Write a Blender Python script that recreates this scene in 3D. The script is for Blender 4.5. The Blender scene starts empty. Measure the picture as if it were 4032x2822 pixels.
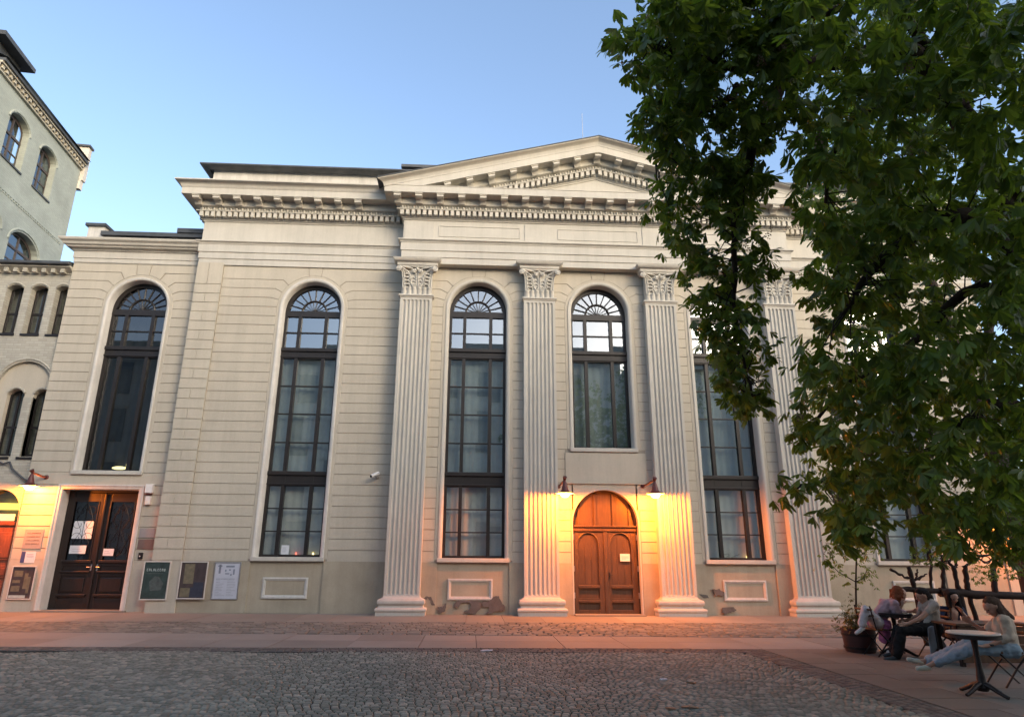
import bpy, bmesh, math, random
import numpy as np
from mathutils import Vector, Matrix
random.seed(7); RNG = np.random.default_rng(11)
scene = bpy.context.scene
COL = scene.collection
PI = math.pi
R = math.radians

# ------------------------------------------------------------------ camera
IW, IH, FOC = 4032.0, 2822.0, 2576.441
PX, PY = 1987.98, 1411.03
CAM = Vector((1.9067, -19.798, 1.6))
CR = Vector((0.99865775, -0.05134195, 0.00683377))
CU = Vector((-0.02140331, -0.28892351, 0.9571129))
CF = Vector((0.04716561, 0.95597448, 0.28963459))
cd = bpy.data.cameras.new("camera"); cam = bpy.data.objects.new("camera", cd); COL.objects.link(cam)
cd.sensor_width = 36; cd.sensor_fit = 'HORIZONTAL'; cd.lens = FOC / IW * 36
cd.shift_x = (IW / 2 - PX) / IW; cd.shift_y = 0; cd.clip_start = 0.05; cd.clip_end = 3000
m = Matrix((CR, CU, -CF)).transposed().to_4x4(); m.translation = CAM
cam.matrix_world = m
scene.camera = cam

# ------------------------------------------------------------------ sky, sun, exposure
SUN_EL, SUN_ROT = R(19.0), R(142.0)
world = bpy.data.worlds.new("World"); scene.world = world; world.use_nodes = True
wn = world.node_tree.nodes; wl = world.node_tree.links
for n in list(wn): wn.remove(n)
sky = wn.new('ShaderNodeTexSky'); sky.sky_type = 'NISHITA'; sky.sun_disc = False
sky.sun_elevation = SUN_EL; sky.sun_rotation = SUN_ROT
sky.air_density = 1.0; sky.dust_density = 3.0; sky.ozone_density = 1.45
bg = wn.new('ShaderNodeBackground'); bg.inputs['Strength'].default_value = 0.15
wo = wn.new('ShaderNodeOutputWorld')
wl.new(sky.outputs[0], bg.inputs['Color']); wl.new(bg.outputs[0], wo.inputs['Surface'])
sd = bpy.data.lights.new("sun", 'SUN'); sd.energy = 0.12; sd.angle = R(25); sd.color = (1.0, 0.93, 0.85)
sun = bpy.data.objects.new("sun", sd); COL.objects.link(sun)
# direction towards the sun, same angles as the sky
sdir = Vector((math.sin(SUN_ROT) * math.cos(SUN_EL), math.cos(SUN_ROT) * math.cos(SUN_EL), math.sin(SUN_EL)))
sun.rotation_euler = sdir.to_track_quat('Z', 'Y').to_euler()
sun.location = (0, -30, 40)
scene.view_settings.view_transform = 'Standard'; scene.view_settings.look = 'None'
scene.view_settings.exposure = 1.5; scene.view_settings.gamma = 1
scene.render.engine = 'CYCLES'
scene.cycles.max_bounces = 6; scene.cycles.transparent_max_bounces = 10
scene.cycles.sample_clamp_indirect = 4.0
scene.cycles.use_denoising = True

def at(px, py, y):
    """world point seen at a photo pixel, on the plane of depth y"""
    d = CF + CR * ((px - PX) / FOC) - CU * ((py - PY) / FOC)
    return CAM + d * ((y - CAM.y) / d.y)
def atd(px, py, dist):
    d = CF + CR * ((px - PX) / FOC) - CU * ((py - PY) / FOC)
    return CAM + d.normalized() * dist

# ------------------------------------------------------------------ mesh helper
class MB:
    def __init__(s): s.V = []; s.F = []; s.M = []; s.mi = 0
    def v(s, p): s.V.append((p[0], p[1], p[2])); return len(s.V) - 1
    def poly(s, pts): s.F.append([s.v(p) for p in pts]); s.M.append(s.mi)
    def face(s, idx): s.F.append(list(idx)); s.M.append(s.mi)
    def box(s, x0, x1, y0, y1, z0, z1, b=0.0):
        if b <= 0:
            i = len(s.V)
            for z in (z0, z1):
                for (x, y) in ((x0, y0), (x1, y0), (x1, y1), (x0, y1)): s.V.append((x, y, z))
            for f in ((0, 3, 2, 1), (4, 5, 6, 7), (0, 1, 5, 4), (1, 2, 6, 5), (2, 3, 7, 6), (3, 0, 4, 7)):
                s.F.append([i + k for k in f]); s.M.append(s.mi)
        else:
            bm = bmesh.new(); bmesh.ops.create_cube(bm, size=1)
            for v in bm.verts:
                v.co = ((x0 + x1) / 2 + v.co.x * (x1 - x0), (y0 + y1) / 2 + v.co.y * (y1 - y0), (z0 + z1) / 2 + v.co.z * (z1 - z0))
            bmesh.ops.bevel(bm, geom=bm.edges[:], offset=b, segments=2, affect='EDGES', profile=0.5)
            s.addbm(bm); bm.free()
    def addbm(s, bm, mat=None):
        i = len(s.V); bm.verts.index_update()
        for v in bm.verts: s.V.append(tuple((mat @ v.co) if mat else v.co))
        for f in bm.faces: s.F.append([i + v.index for v in f.verts]); s.M.append(s.mi)
    def prism(s, pts, y0, y1):
        """polygon in x,z extruded from y0 (front) to y1"""
        n = len(pts); i = len(s.V)
        for y in (y0, y1):
            for (x, z) in pts: s.V.append((x, y, z))
        s.F.append([i + k for k in range(n)]); s.M.append(s.mi)
        s.F.append([i + n + k for k in reversed(range(n))]); s.M.append(s.mi)
        for k in range(n):
            k2 = (k + 1) % n; s.F.append([i + k, i + n + k, i + n + k2, i + k2]); s.M.append(s.mi)
    def loft(s, rows, closed=False, caps=False):
        n = len(rows[0]); i = len(s.V)
        for r in rows:
            for p in r: s.V.append((p[0], p[1], p[2]))
        for a in range(len(rows) - 1):
            for k in range(n if closed else n - 1):
                k2 = (k + 1) % n
                s.F.append([i + a * n + k, i + a * n + k2, i + (a + 1) * n + k2, i + (a + 1) * n + k]); s.M.append(s.mi)
        if caps:
            s.F.append([i + k for k in reversed(range(n))]); s.M.append(s.mi)
            e = i + (len(rows) - 1) * n; s.F.append([e + k for k in range(n)]); s.M.append(s.mi)
    def tube(s, pts, rad, n=8, caps=True):
        pts = [Vector(p) for p in pts]
        if not hasattr(rad, '__len__'): rad = [rad] * len(pts)
        t0 = (pts[1] - pts[0]).normalized()
        ref = Vector((0, 0, 1)) if abs(t0.z) < 0.9 else Vector((1, 0, 0))
        u = t0.cross(ref).normalized(); rows = []
        for k, p in enumerate(pts):
            t = (pts[min(k + 1, len(pts) - 1)] - pts[max(k - 1, 0)]).normalized()
            u = (u - t * u.dot(t)).normalized(); w = t.cross(u)
            rows.append([p + (u * math.cos(2 * PI * j / n) + w * math.sin(2 * PI * j / n)) * rad[k] for j in range(n)])
        s.loft(rows, True, caps)
    def lathe(s, prof, c, n=20, caps=True):
        rows = [[(c[0] + r * math.cos(2 * PI * j / n), c[1] + r * math.sin(2 * PI * j / n), c[2] + z) for j in range(n)] for (r, z) in prof]
        s.loft(rows, True, caps)
    def ball(s, c, r, sc=(1, 1, 1), n=10, mtx=None):
        bm = bmesh.new(); bmesh.ops.create_uvsphere(bm, u_segments=n, v_segments=max(5, n * 2 // 3), radius=r)
        for v in bm.verts: v.co = (v.co.x * sc[0], v.co.y * sc[1], v.co.z * sc[2])
        M = Matrix.Translation(Vector(c)) @ (mtx.to_4x4() if mtx else Matrix.Identity(4))
        s.addbm(bm, M); bm.free()
    def capsule(s, p0, r0, p1, r1, n=12):
        p0 = Vector(p0); p1 = Vector(p1); d = p1 - p0; L = max(d.length, 1e-5); d = d / L
        pts = []; rad = []
        for a in (-80, -50, -20): pts.append(p0 + d * r0 * math.sin(R(a))); rad.append(r0 * math.cos(R(a)))
        pts.append(p0); rad.append(r0); pts.append(p1); rad.append(r1)
        for a in (20, 50, 80): pts.append(p1 + d * r1 * math.sin(R(a))); rad.append(r1 * math.cos(R(a)))
        s.tube(pts, rad, n)
    def sweep(s, path, prof, caps=True):
        """path: plan points (x,y), outward side on the right of travel; prof: (offset, z)"""
        P = [Vector((p[0], p[1])) for p in path]; rows = []
        for k in range(len(P)):
            nrm = []
            if k > 0: d = (P[k] - P[k - 1]).normalized(); nrm.append(Vector((d.y, -d.x)))
            if k < len(P) - 1: d = (P[k + 1] - P[k]).normalized(); nrm.append(Vector((d.y, -d.x)))
            b = nrm[0] if len(nrm) == 1 else (nrm[0] + nrm[1]) / (1 + nrm[0].dot(nrm[1]))
            rows.append([(P[k].x + b.x * o, P[k].y + b.y * o, z) for (o, z) in prof])
        s.loft(rows, False)
        if caps:
            s.poly(rows[0]); s.poly(list(reversed(rows[-1])))

ORG = {}
def link(name, mesh, parent, org):
    o = bpy.data.objects.new(name, mesh); COL.objects.link(o)
    if parent is not None: o.parent = parent
    pw = ORG.get(parent.name, Vector((0, 0, 0))) if parent else Vector((0, 0, 0))
    o.location = Vector(org) - pw; ORG[o.name] = Vector(org)
    return o
def build(mb, name, mat, parent=None, org=None, smooth=None, recalc=True, weld=True):
    """mesh object; mb is in world coordinates; org = world origin of the object (default: the parent's)"""
    if org is None: org = ORG[parent.name] if parent else Vector((0, 0, 0))
    org = Vector(org)
    me = bpy.data.meshes.new(name)
    me.from_pydata([(x - org.x, y - org.y, z - org.z) for (x, y, z) in mb.V], [], mb.F)
    mats = mat if isinstance(mat, (list, tuple)) else [mat]
    for q in mats: me.materials.append(q)
    if len(mats) > 1: me.polygons.foreach_set('material_index', mb.M)
    if recalc or smooth is not None:
        bm = bmesh.new(); bm.from_mesh(me)
        if smooth is not None and weld: bmesh.ops.remove_doubles(bm, verts=bm.verts[:], dist=1e-5)
        if recalc: bmesh.ops.recalc_face_normals(bm, faces=bm.faces[:])
        if smooth is not None:
            for f in bm.faces: f.smooth = True
            c = R(smooth)
            for e in bm.edges:
                if len(e.link_faces) != 2 or e.calc_face_angle(0) > c: e.smooth = False
        bm.to_mesh(me); bm.free()
    me.update()
    return link(name, me, parent, org)
def thing(name, label, cat, loc=(0, 0, 0), group=None):
    o = bpy.data.objects.new(name, None); COL.objects.link(o); o.location = loc; ORG[o.name] = Vector(loc)
    o.empty_display_size = 0.2
    return tag(o, label, cat, group)
def tag(o, label, cat, group=None):
    o['label'] = label; o['category'] = cat
    if group: o['group'] = group
    return o
def struct(mb, name, mat, **k):
    o = build(mb, name, mat, **k); o['kind'] = 'structure'; return o
def children(o): return [c for c in bpy.data.objects if c.parent == o]
def dup(o, offset, parent=None):
    """copy of a mesh object (a part) and its children, moved by offset; meshes are shared"""
    c = o.copy(); COL.objects.link(c); c.parent = parent if parent is not None else o.parent
    c.location = o.location + Vector(offset); ORG[c.name] = ORG[o.name] + Vector(offset)
    for ch in children(o):
        d = ch.copy(); COL.objects.link(d); d.parent = c; ORG[d.name] = ORG[ch.name] + Vector(offset)
        for g in children(ch):
            e = g.copy(); COL.objects.link(e); e.parent = d; ORG[e.name] = ORG[g.name] + Vector(offset)
    return c

# ------------------------------------------------------------------ materials
def newmat(name):
    q = bpy.data.materials.new(name); q.use_nodes = True
    nt = q.node_tree; b = nt.nodes['Principled BSDF']
    return q, nt, b
def coords(nt, scale=(1, 1, 1)):
    t = nt.nodes.new('ShaderNodeTexCoord'); mp = nt.nodes.new('ShaderNodeMapping'); mp.inputs['Scale'].default_value = scale
    nt.links.new(t.outputs['Object'], mp.inputs['Vector']); return mp.outputs['Vector']
def noise(nt, vec, scale, detail=5, rough=0.6):
    n = nt.nodes.new('ShaderNodeTexNoise'); n.inputs['Scale'].default_value = scale
    n.inputs['Detail'].default_value = detail; n.inputs['Roughness'].default_value = rough
    nt.links.new(vec, n.inputs['Vector']); return n.outputs['Fac']
def ramp(nt, fac, stops):
    r = nt.nodes.new('ShaderNodeValToRGB'); e = r.color_ramp.elements
    while len(e) < len(stops): e.new(0.5)
    for k, (p, c) in enumerate(stops):
        e[k].position = p; e[k].color = (c[0], c[1], c[2], 1) if hasattr(c, '__len__') else (c, c, c, 1)
    nt.links.new(fac, r.inputs['Fac']); return r.outputs['Color']
def mix(nt, a, b, fac, mode='MIX'):
    n = nt.nodes.new('ShaderNodeMix'); n.data_type = 'RGBA'; n.blend_type = mode
    for sock, val in ((n.inputs[0], fac), (n.inputs[6], a), (n.inputs[7], b)):
        if hasattr(val, 'is_output') or isinstance(val, bpy.types.NodeSocket): nt.links.new(val, sock)
        elif sock == n.inputs[0]: sock.default_value = val
        else: sock.default_value = (val[0], val[1], val[2], 1)
    return n.outputs[2]
def bump(nt, b, height, strength=0.3, dist=0.01):
    n = nt.nodes.new('ShaderNodeBump'); n.inputs['Strength'].default_value = strength; n.inputs['Distance'].default_value = dist
    nt.links.new(height, n.inputs['Height']); nt.links.new(n.outputs[0], b.inputs['Normal'])
def sc3(c, k): return (c[0] * k, c[1] * k, c[2] * k)
def rough_mat(name, c, var=0.18, big=0.7, fine=25, bstr=0.25, bdist=0.006, rough=0.9, streak=0.0, spec=0.25):
    q, nt, b = newmat(name); v = coords(nt)
    n1 = noise(nt, v, big, 6, 0.65); n2 = noise(nt, v, fine, 4)
    col = mix(nt, ramp(nt, n1, ((0.25, sc3(c, 1 - var)), (0.75, sc3(c, 1 + var * 0.6)))), ramp(nt, n2, ((0.3, 0.86), (0.7, 1.0))), 0.5, 'MULTIPLY')
    if streak:
        v2 = coords(nt, (3.0, 3.0, 0.22)); n3 = noise(nt, v2, 1.3, 5, 0.7)
        col = mix(nt, col, ramp(nt, n3, ((0.42, 1.0), (0.72, 1 - streak))), 1.0, 'MULTIPLY')
    nt.links.new(col, b.inputs['Base Color']); b.inputs['Roughness'].default_value = rough
    b.inputs['Specular IOR Level'].default_value = spec
    bump(nt, b, n2, bstr, bdist); return q
def plain(name, c, rough=0.6, metal=0.0, var=0.12, scale=8, spec=0.4, bstr=0.1):
    q, nt, b = newmat(name); v = coords(nt); n1 = noise(nt, v, scale, 5)
    nt.links.new(ramp(nt, n1, ((0.25, sc3(c, 1 - var)), (0.75, sc3(c, 1 + var)))), b.inputs['Base Color'])
    b.inputs['Roughness'].default_value = rough; b.inputs['Metallic'].default_value = metal; b.inputs['Specular IOR Level'].default_value = spec
    if bstr: bump(nt, b, n1, bstr, 0.004)
    return q
def island_mat(name, cols, rough=0.75, bscale=40, bstr=0.3, spec=0.4, bdist=0.004):
    """every separate piece of the mesh takes its own colour out of a range"""
    q, nt, b = newmat(name); g = nt.nodes.new('ShaderNodeNewGeometry'); v = coords(nt)
    c = ramp(nt, g.outputs['Random Per Island'], cols)
    n = noise(nt, v, bscale, 4); n0 = noise(nt, v, 0.5, 4)
    c = mix(nt, c, ramp(nt, n, ((0.3, 0.75), (0.7, 1.0))), 0.6, 'MULTIPLY')
    c = mix(nt, c, ramp(nt, n0, ((0.35, 0.8), (0.65, 1.05))), 0.7, 'MULTIPLY')
    nt.links.new(c, b.inputs['Base Color']); b.inputs['Roughness'].default_value = rough; b.inputs['Specular IOR Level'].default_value = spec
    bump(nt, b, n, bstr, bdist); return q
def emit_mat(name, c, s):
    q, nt, b = newmat(name); b.inputs['Base Color'].default_value = (c[0], c[1], c[2], 1)
    b.inputs['Emission Color'].default_value = (c[0], c[1], c[2], 1); b.inputs['Emission Strength'].default_value = s; return q
def wood_mat(name, c, rough=0.55):
    q, nt, b = newmat(name); v = coords(nt, (14, 14, 1.2)); n1 = noise(nt, v, 2.2, 8, 0.7); v2 = coords(nt); n2 = noise(nt, v2, 1.8, 4)
    col = mix(nt, ramp(nt, n1, ((0.25, sc3(c, 0.55)), (0.75, sc3(c, 1.35)))), ramp(nt, n2, ((0.3, 0.6), (0.7, 1.1))), 0.8, 'MULTIPLY')
    nt.links.new(col, b.inputs['Base Color']); b.inputs['Roughness'].default_value = rough; bump(nt, b, n1, 0.3, 0.004); return q
def brick_mat(name, c1, c2, mortar, sx=1.0):
    q, nt, b = newmat(name); t = nt.nodes.new('ShaderNodeTexCoord'); sp = nt.nodes.new('ShaderNodeSeparateXYZ'); nt.links.new(t.outputs['Object'], sp.inputs[0])
    ad = nt.nodes.new('ShaderNodeMath'); ad.operation = 'ADD'; nt.links.new(sp.outputs[0], ad.inputs[0]); nt.links.new(sp.outputs[1], ad.inputs[1])
    cb = nt.nodes.new('ShaderNodeCombineXYZ'); nt.links.new(ad.outputs[0], cb.inputs[0]); nt.links.new(sp.outputs[2], cb.inputs[1])
    br = nt.nodes.new('ShaderNodeTexBrick'); nt.links.new(cb.outputs[0], br.inputs['Vector'])
    br.inputs['Scale'].default_value = 1.0; br.inputs['Brick Width'].default_value = 0.25; br.inputs['Row Height'].default_value = 0.083
    br.inputs['Mortar Size'].default_value = 0.007; br.inputs['Mortar Smooth'].default_value = 0.3
    br.inputs['Color1'].default_value = (*c1, 1); br.inputs['Color2'].default_value = (*c2, 1); br.inputs['Mortar'].default_value = (*mortar, 1)
    n = noise(nt, t.outputs['Object'], 0.8, 6)
    nt.links.new(mix(nt, br.outputs['Color'], ramp(nt, n, ((0.3, 0.78), (0.7, 1.1))), 0.8, 'MULTIPLY'), b.inputs['Base Color'])
    b.inputs['Roughness'].default_value = 0.9
    inv = nt.nodes.new('ShaderNodeMath'); inv.operation = 'SUBTRACT'; inv.inputs[0].default_value = 1; nt.links.new(br.outputs['Fac'], inv.inputs[1])
    bump(nt, b, inv.outputs[0], 0.5, 0.008); return q
def glass_mat(name, fac, tint, gcol=(0.92, 0.95, 1.0)):
    q, nt, b = newmat(name); nt.nodes.remove(b); out = nt.nodes['Material Output']
    tr = nt.nodes.new('ShaderNodeBsdfTransparent'); tr.inputs[0].default_value = (*tint, 1)
    gl = nt.nodes.new('ShaderNodeBsdfGlossy'); gl.inputs['Color'].default_value = (*gcol, 1); gl.inputs['Roughness'].default_value = 0.012
    v = coords(nt); n = noise(nt, v, 2.0, 1); bp = nt.nodes.new('ShaderNodeBump'); bp.inputs['Strength'].default_value = 0.008; bp.inputs['Distance'].default_value = 0.02
    nt.links.new(n, bp.inputs['Height']); nt.links.new(bp.outputs[0], gl.inputs['Normal'])
    mx = nt.nodes.new('ShaderNodeMixShader'); mx.inputs[0].default_value = fac
    nt.links.new(tr.outputs[0], mx.inputs[1]); nt.links.new(gl.outputs[0], mx.inputs[2]); nt.links.new(mx.outputs[0], out.inputs['Surface']); return q
def leaf_mat(name, cols, trans=0.25):
    q, nt, b = newmat(name); out = nt.nodes['Material Output']; g = nt.nodes.new('ShaderNodeNewGeometry')
    c = ramp(nt, g.outputs['Random Per Island'], cols)
    nt.links.new(c, b.inputs['Base Color']); b.inputs['Roughness'].default_value = 0.42; b.inputs['Specular IOR Level'].default_value = 0.5
    tl = nt.nodes.new('ShaderNodeBsdfTranslucent'); nt.links.new(mix(nt, c, (1.35, 1.3, 0.55), 1.0, 'MULTIPLY'), tl.inputs['Color'])
    mx = nt.nodes.new('ShaderNodeMixShader'); mx.inputs[0].default_value = trans
    nt.links.new(b.outputs[0], mx.inputs[1]); nt.links.new(tl.outputs[0], mx.inputs[2]); nt.links.new(mx.outputs[0], out.inputs['Surface']); return q

M = {}
M['plaster'] = rough_mat('wall_plaster', (0.50, 0.455, 0.37), 0.12, 0.6, 26, 0.3, 0.006, 0.92, 0.10)
M['groove'] = rough_mat('joint_plaster', (0.36, 0.32, 0.262), 0.14, 0.6, 26, 0.3, 0.006, 0.92)
M['trim'] = rough_mat('trim_plaster', (0.53, 0.505, 0.445), 0.12, 0.8, 30, 0.22, 0.005, 0.9, 0.12)
M['chalk'] = rough_mat('chalky_trim', (0.60, 0.58, 0.535), 0.2, 1.2, 18, 0.25, 0.005, 0.92, 0.2)
M['plinth'] = rough_mat('plinth_plaster', (0.40, 0.35, 0.265), 0.2, 0.9, 22, 0.3, 0.006, 0.92, 0.12)
M['bare'] = rough_mat('bare_render', (0.15, 0.135, 0.125), 0.4, 4, 30, 0.5, 0.008, 0.95)
M['frame'] = plain('dark_window_paint', (0.018, 0.015, 0.014), 0.42, 0, 0.25, 6)
M['glass'] = glass_mat('window_glass', 0.26, (0.90, 0.95, 0.93), (0.86, 0.92, 0.97))
M['glassdark'] = glass_mat('dull_window_glass', 0.10, (0.5, 0.55, 0.55))
M['blind'] = rough_mat('pale_blind_fabric', (0.48, 0.49, 0.455), 0.15, 1.2, 20, 0.15, 0.004, 0.9)
M['blindmid'] = rough_mat('dim_grey_blind_fabric', (0.25, 0.285, 0.285), 0.25, 1.2, 20, 0.15, 0.004, 0.9)  # dimness of the unlit room put into a sheet's colour
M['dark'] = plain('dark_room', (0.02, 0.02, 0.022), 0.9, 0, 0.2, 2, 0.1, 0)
M['wood'] = wood_mat('brown_door_wood', (0.075, 0.040, 0.021))
M['wooddark'] = wood_mat('dark_door_wood', (0.017, 0.010, 0.008), 0.45)
M['roof'] = plain('grey_sheet_metal', (0.075, 0.08, 0.085), 0.55, 0.3, 0.35, 2.5)
M['brick'] = brick_mat('pale_brick', (0.46, 0.44, 0.37), (0.38, 0.36, 0.30), (0.33, 0.31, 0.27))
M['brickgrey'] = brick_mat('grey_green_brick', (0.325, 0.365, 0.335), (0.295, 0.33, 0.305), (0.27, 0.30, 0.28))
M['rust'] = plain('red_brown_lamp_paint', (0.10, 0.032, 0.028), 0.45, 0.2, 0.3, 12)
M['enamel'] = plain('white_enamel', (0.7, 0.66, 0.58), 0.4, 0, 0.08, 10)
M['bulb'], nt_, b_ = newmat('lit_lamp_bowl'); nt_.nodes.remove(b_)
e_ = nt_.nodes.new('ShaderNodeEmission'); e_.inputs[0].default_value = (1.0, 0.50, 0.12, 1); e_.inputs[1].default_value = 2.6
t_ = nt_.nodes.new('ShaderNodeBsdfTransparent'); a_ = nt_.nodes.new('ShaderNodeAddShader'); nt_.links.new(e_.outputs[0], a_.inputs[0]); nt_.links.new(t_.outputs[0], a_.inputs[1]); nt_.links.new(a_.outputs[0], nt_.nodes['Material Output'].inputs['Surface'])
M['white'] = plain('white_paint', (0.66, 0.66, 0.64), 0.5, 0, 0.08, 10)
M['paper'] = plain('white_paper', (0.62, 0.64, 0.66), 0.6, 0, 0.06, 14)
M['ink'] = plain('grey_ink', (0.15, 0.16, 0.18), 0.7, 0, 0.2, 14)
M['black'] = plain('black_plastic', (0.015, 0.015, 0.016), 0.4, 0, 0.2, 10)
M['steel'] = plain('brushed_steel', (0.42, 0.42, 0.42), 0.35, 0.8, 0.15, 12)
M['bark'] = rough_mat('dark_bark', (0.048, 0.036, 0.028), 0.4, 6, 30, 0.8, 0.02, 0.95)
LAMP_W = 330.0
# ------------------------------------------------------------------ ground
M['earth'] = rough_mat('dark_joint_sand', (0.055, 0.05, 0.046), 0.3, 1.0, 30, 0.4, 0.01, 0.95)
M['setts'] = island_mat('granite_setts', ((0.0, (0.115, 0.128, 0.10)), (0.5, (0.175, 0.19, 0.152)), (0.85, (0.23, 0.245, 0.195)), (1.0, (0.32, 0.30, 0.235))), 0.8, 45, 0.5, 0.5, 0.006)
M['settsdark'] = island_mat('dark_border_setts', ((0.0, (0.07, 0.07, 0.062)), (1.0, (0.14, 0.135, 0.115))), 0.85, 45, 0.5, 0.4, 0.006)
M['bigsetts'] = island_mat('footway_setts', ((0.0, (0.12, 0.115, 0.095)), (0.5, (0.17, 0.16, 0.132)), (1.0, (0.24, 0.22, 0.18))), 0.7, 30, 0.5, 0.35, 0.006)
M['slab'] = island_mat('granite_slabs', ((0.0, (0.185, 0.18, 0.155)), (1.0, (0.265, 0.255, 0.22))), 0.75, 35, 0.25, 0.35, 0.003)
M['slabdim'] = island_mat('brown_paving_slabs', ((0.0, (0.13, 0.12, 0.10)), (1.0, (0.18, 0.165, 0.138))), 0.8, 35, 0.25, 0.3, 0.003)
mb = MB(); mb.poly([(-900, -900, -0.035), (900, -900, -0.035), (900, 900, -0.035), (-900, 900, -0.035)])
struct(mb, 'ground', M['earth'])

def sett(mb, c, ux, uy, w, h, top, b=0.014, skirt=0.03):
    """one stone: bevelled top, sides; c centre, ux/uy axes in plan"""
    i = len(mb.V); j = random.uniform
    tz = j(-0.003, 0.003); sx = j(-0.022, 0.022); sy = j(-0.022, 0.022)
    for (k, z) in ((1.0, top - skirt), (1.0, top - b * 0.8), (0.0, top)):
        for (a, e) in ((-1, -1), (1, -1), (1, 1), (-1, 1)):
            x = a * (w / 2 - (0 if k else b)); y = e * (h / 2 - (0 if k else b))
            mb.V.append((c[0] + ux[0] * x + uy[0] * y, c[1] + ux[1] * x + uy[1] * y, z + tz + sx * x + sy * y))
    for a in (0, 4):
        for k in range(4): mb.F.append([i + a + k, i + a + (k + 1) % 4, i + a + 4 + (k + 1) % 4, i + a + 4 + k]); mb.M.append(0)
    mb.F.append([i + 8, i + 9, i + 10, i + 11]); mb.M.append(0)

FX = 7.30                      # right edge of the sett field
def slab_edge(x): return -6.79 - 0.018 * (x + 0)      # near edge of the slab walk
# sett field: rows laid in shallow waves
mb = MB(); s = 0.090; y = -7.28; row = 0
while y > -14.6:
    half = 1.3 + (-(y) - 6.8) * -0.0 ; x0 = -9.2 if y > -9.5 else -5.2; x0 = -9.0 + max(0, (-7 - y)) * 0.95; x1 = FX - 0.52
    x = x0 + random.uniform(0, s)
    while x < x1:
        w = s * random.uniform(0.82, 1.25)
        ph = x * 1.35 + 0.35 * math.sin(y * 0.7)
        yy = y + 0.17 * math.sin(ph) + random.uniform(-0.006, 0.006); sl = 0.17 * 1.35 * math.cos(ph)
        L = math.hypot(1, sl); ux = (1 / L, sl / L); uy = (-sl / L, 1 / L)
        h = s * random.uniform(0.88, 1.02)
        if yy < slab_edge(x) - 0.46: sett(mb, (x + w / 2, yy), ux, uy, (w - 0.012), h - 0.008, 0.0)
        x += w
    y -= s * 1.02; row += 1
struct(mb, 'road_setts', M['setts'], recalc=False)
# border courses along the slab walk and along the right edge
mb = MB()
for r in range(4):
    x = -9.0
    while x < FX - (r * 0.0):
        w = random.uniform(0.11, 0.17); c = (x + w / 2, slab_edge(x) - 0.065 - r * 0.115)
        sett(mb, c, (1, -0.018), (0.018, 1), w - 0.010, 0.105, 0.001); x += w
for r in range(4):
    y = -7.27
    while y > -14.6:
        w = random.uniform(0.11, 0.17); sett(mb, (FX - 0.055 - r * 0.115, y - w / 2), (1, 0), (0, 1), 0.105, w - 0.010, 0.001); y -= w
struct(mb, 'border_setts', M['settsdark'], recalc=False)
# smooth slab walk
mb = MB(); y_far = lambda x: -4.72 - 0.05 * x
x = -16.0
while x < 24:
    w = random.uniform(1.0, 1.7); x2 = x + w - 0.012
    xs = [x, x2]; t = 0.002 + random.uniform(-0.003, 0.003)
    ym = lambda q: (slab_edge(q) + y_far(q)) / 2
    for (lo, hi) in ((slab_edge, ym), (ym, y_far)):
        a = [(x, lo(x) + 0.006), (x2, lo(x2) + 0.006), (x2, hi(x2) - 0.006), (x, hi(x) - 0.006)]
        i = len(mb.V)
        for zz in (-0.04, t):
            for p in a: mb.V.append((p[0], p[1], zz))
        mb.F.append([i + 4, i + 5, i + 6, i + 7]); mb.M.append(0)
        for k in range(4): mb.F.append([i + k, i + (k + 1) % 4, i + 4 + (k + 1) % 4, i + 4 + k]); mb.M.append(0)
    x += w
struct(mb, 'slab_pavement', M['slab'], recalc=False)
# brown paving to the right of the field
mb = MB(); y = -6.95
while y > -19:
    h = random.uniform(0.45, 0.62); x = FX + 0.02
    while x < 22:
        w = random.uniform(0.5, 0.9); t = 0.004 + random.uniform(-0.002, 0.002)
        i = len(mb.V)
        yt = min(y, slab_edge(x) - 0.01)
        for zz in (-0.04, t):
            for p in ((x, y - h + 0.007), (x + w - 0.007, y - h + 0.007), (x + w - 0.007, yt), (x, yt)): mb.V.append((p[0], p[1], zz))
        mb.F.append([i + 4, i + 5, i + 6, i + 7]); mb.M.append(0)
        for k in range(4): mb.F.append([i + k, i + (k + 1) % 4, i + 4 + (k + 1) % 4, i + 4 + k]); mb.M.append(0)
        x += w
    y -= h
struct(mb, 'cafe_pavement', M['slabdim'], recalc=False)
# large setts in front of the wall
mb = MB(); y = -1.95; k = 0
while True:
    h = random.uniform(0.19, 0.23); x = -15.0 + (k % 2) * 0.1
    if y - h < -6.0: break
    while x < 22:
        w = random.uniform(0.19, 0.34)
        yy = y - h / 2 - 0.05 * x * ((-1.95 - y) / 2.8)
        if yy - h / 2 > y_far(x) + 0.04: sett(mb, (x + w / 2, yy), (1, 0), (0, 1), w - 0.022, h - 0.02, 0.0, 0.018)
        x += w
    y -= h; k += 1
struct(mb, 'footway_setts', M['bigsetts'], recalc=False)
# flat strip along the wall
mb = MB(); x = -16.0
while x < 23:
    w = random.uniform(0.9, 1.6); mb.box(x, x + w - 0.008, -1.94, 1.3, -0.04, 0.0 + random.uniform(-0.003, 0.003)); x += w
struct(mb, 'wall_strip_pavement', M['slab'], recalc=False)
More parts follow.
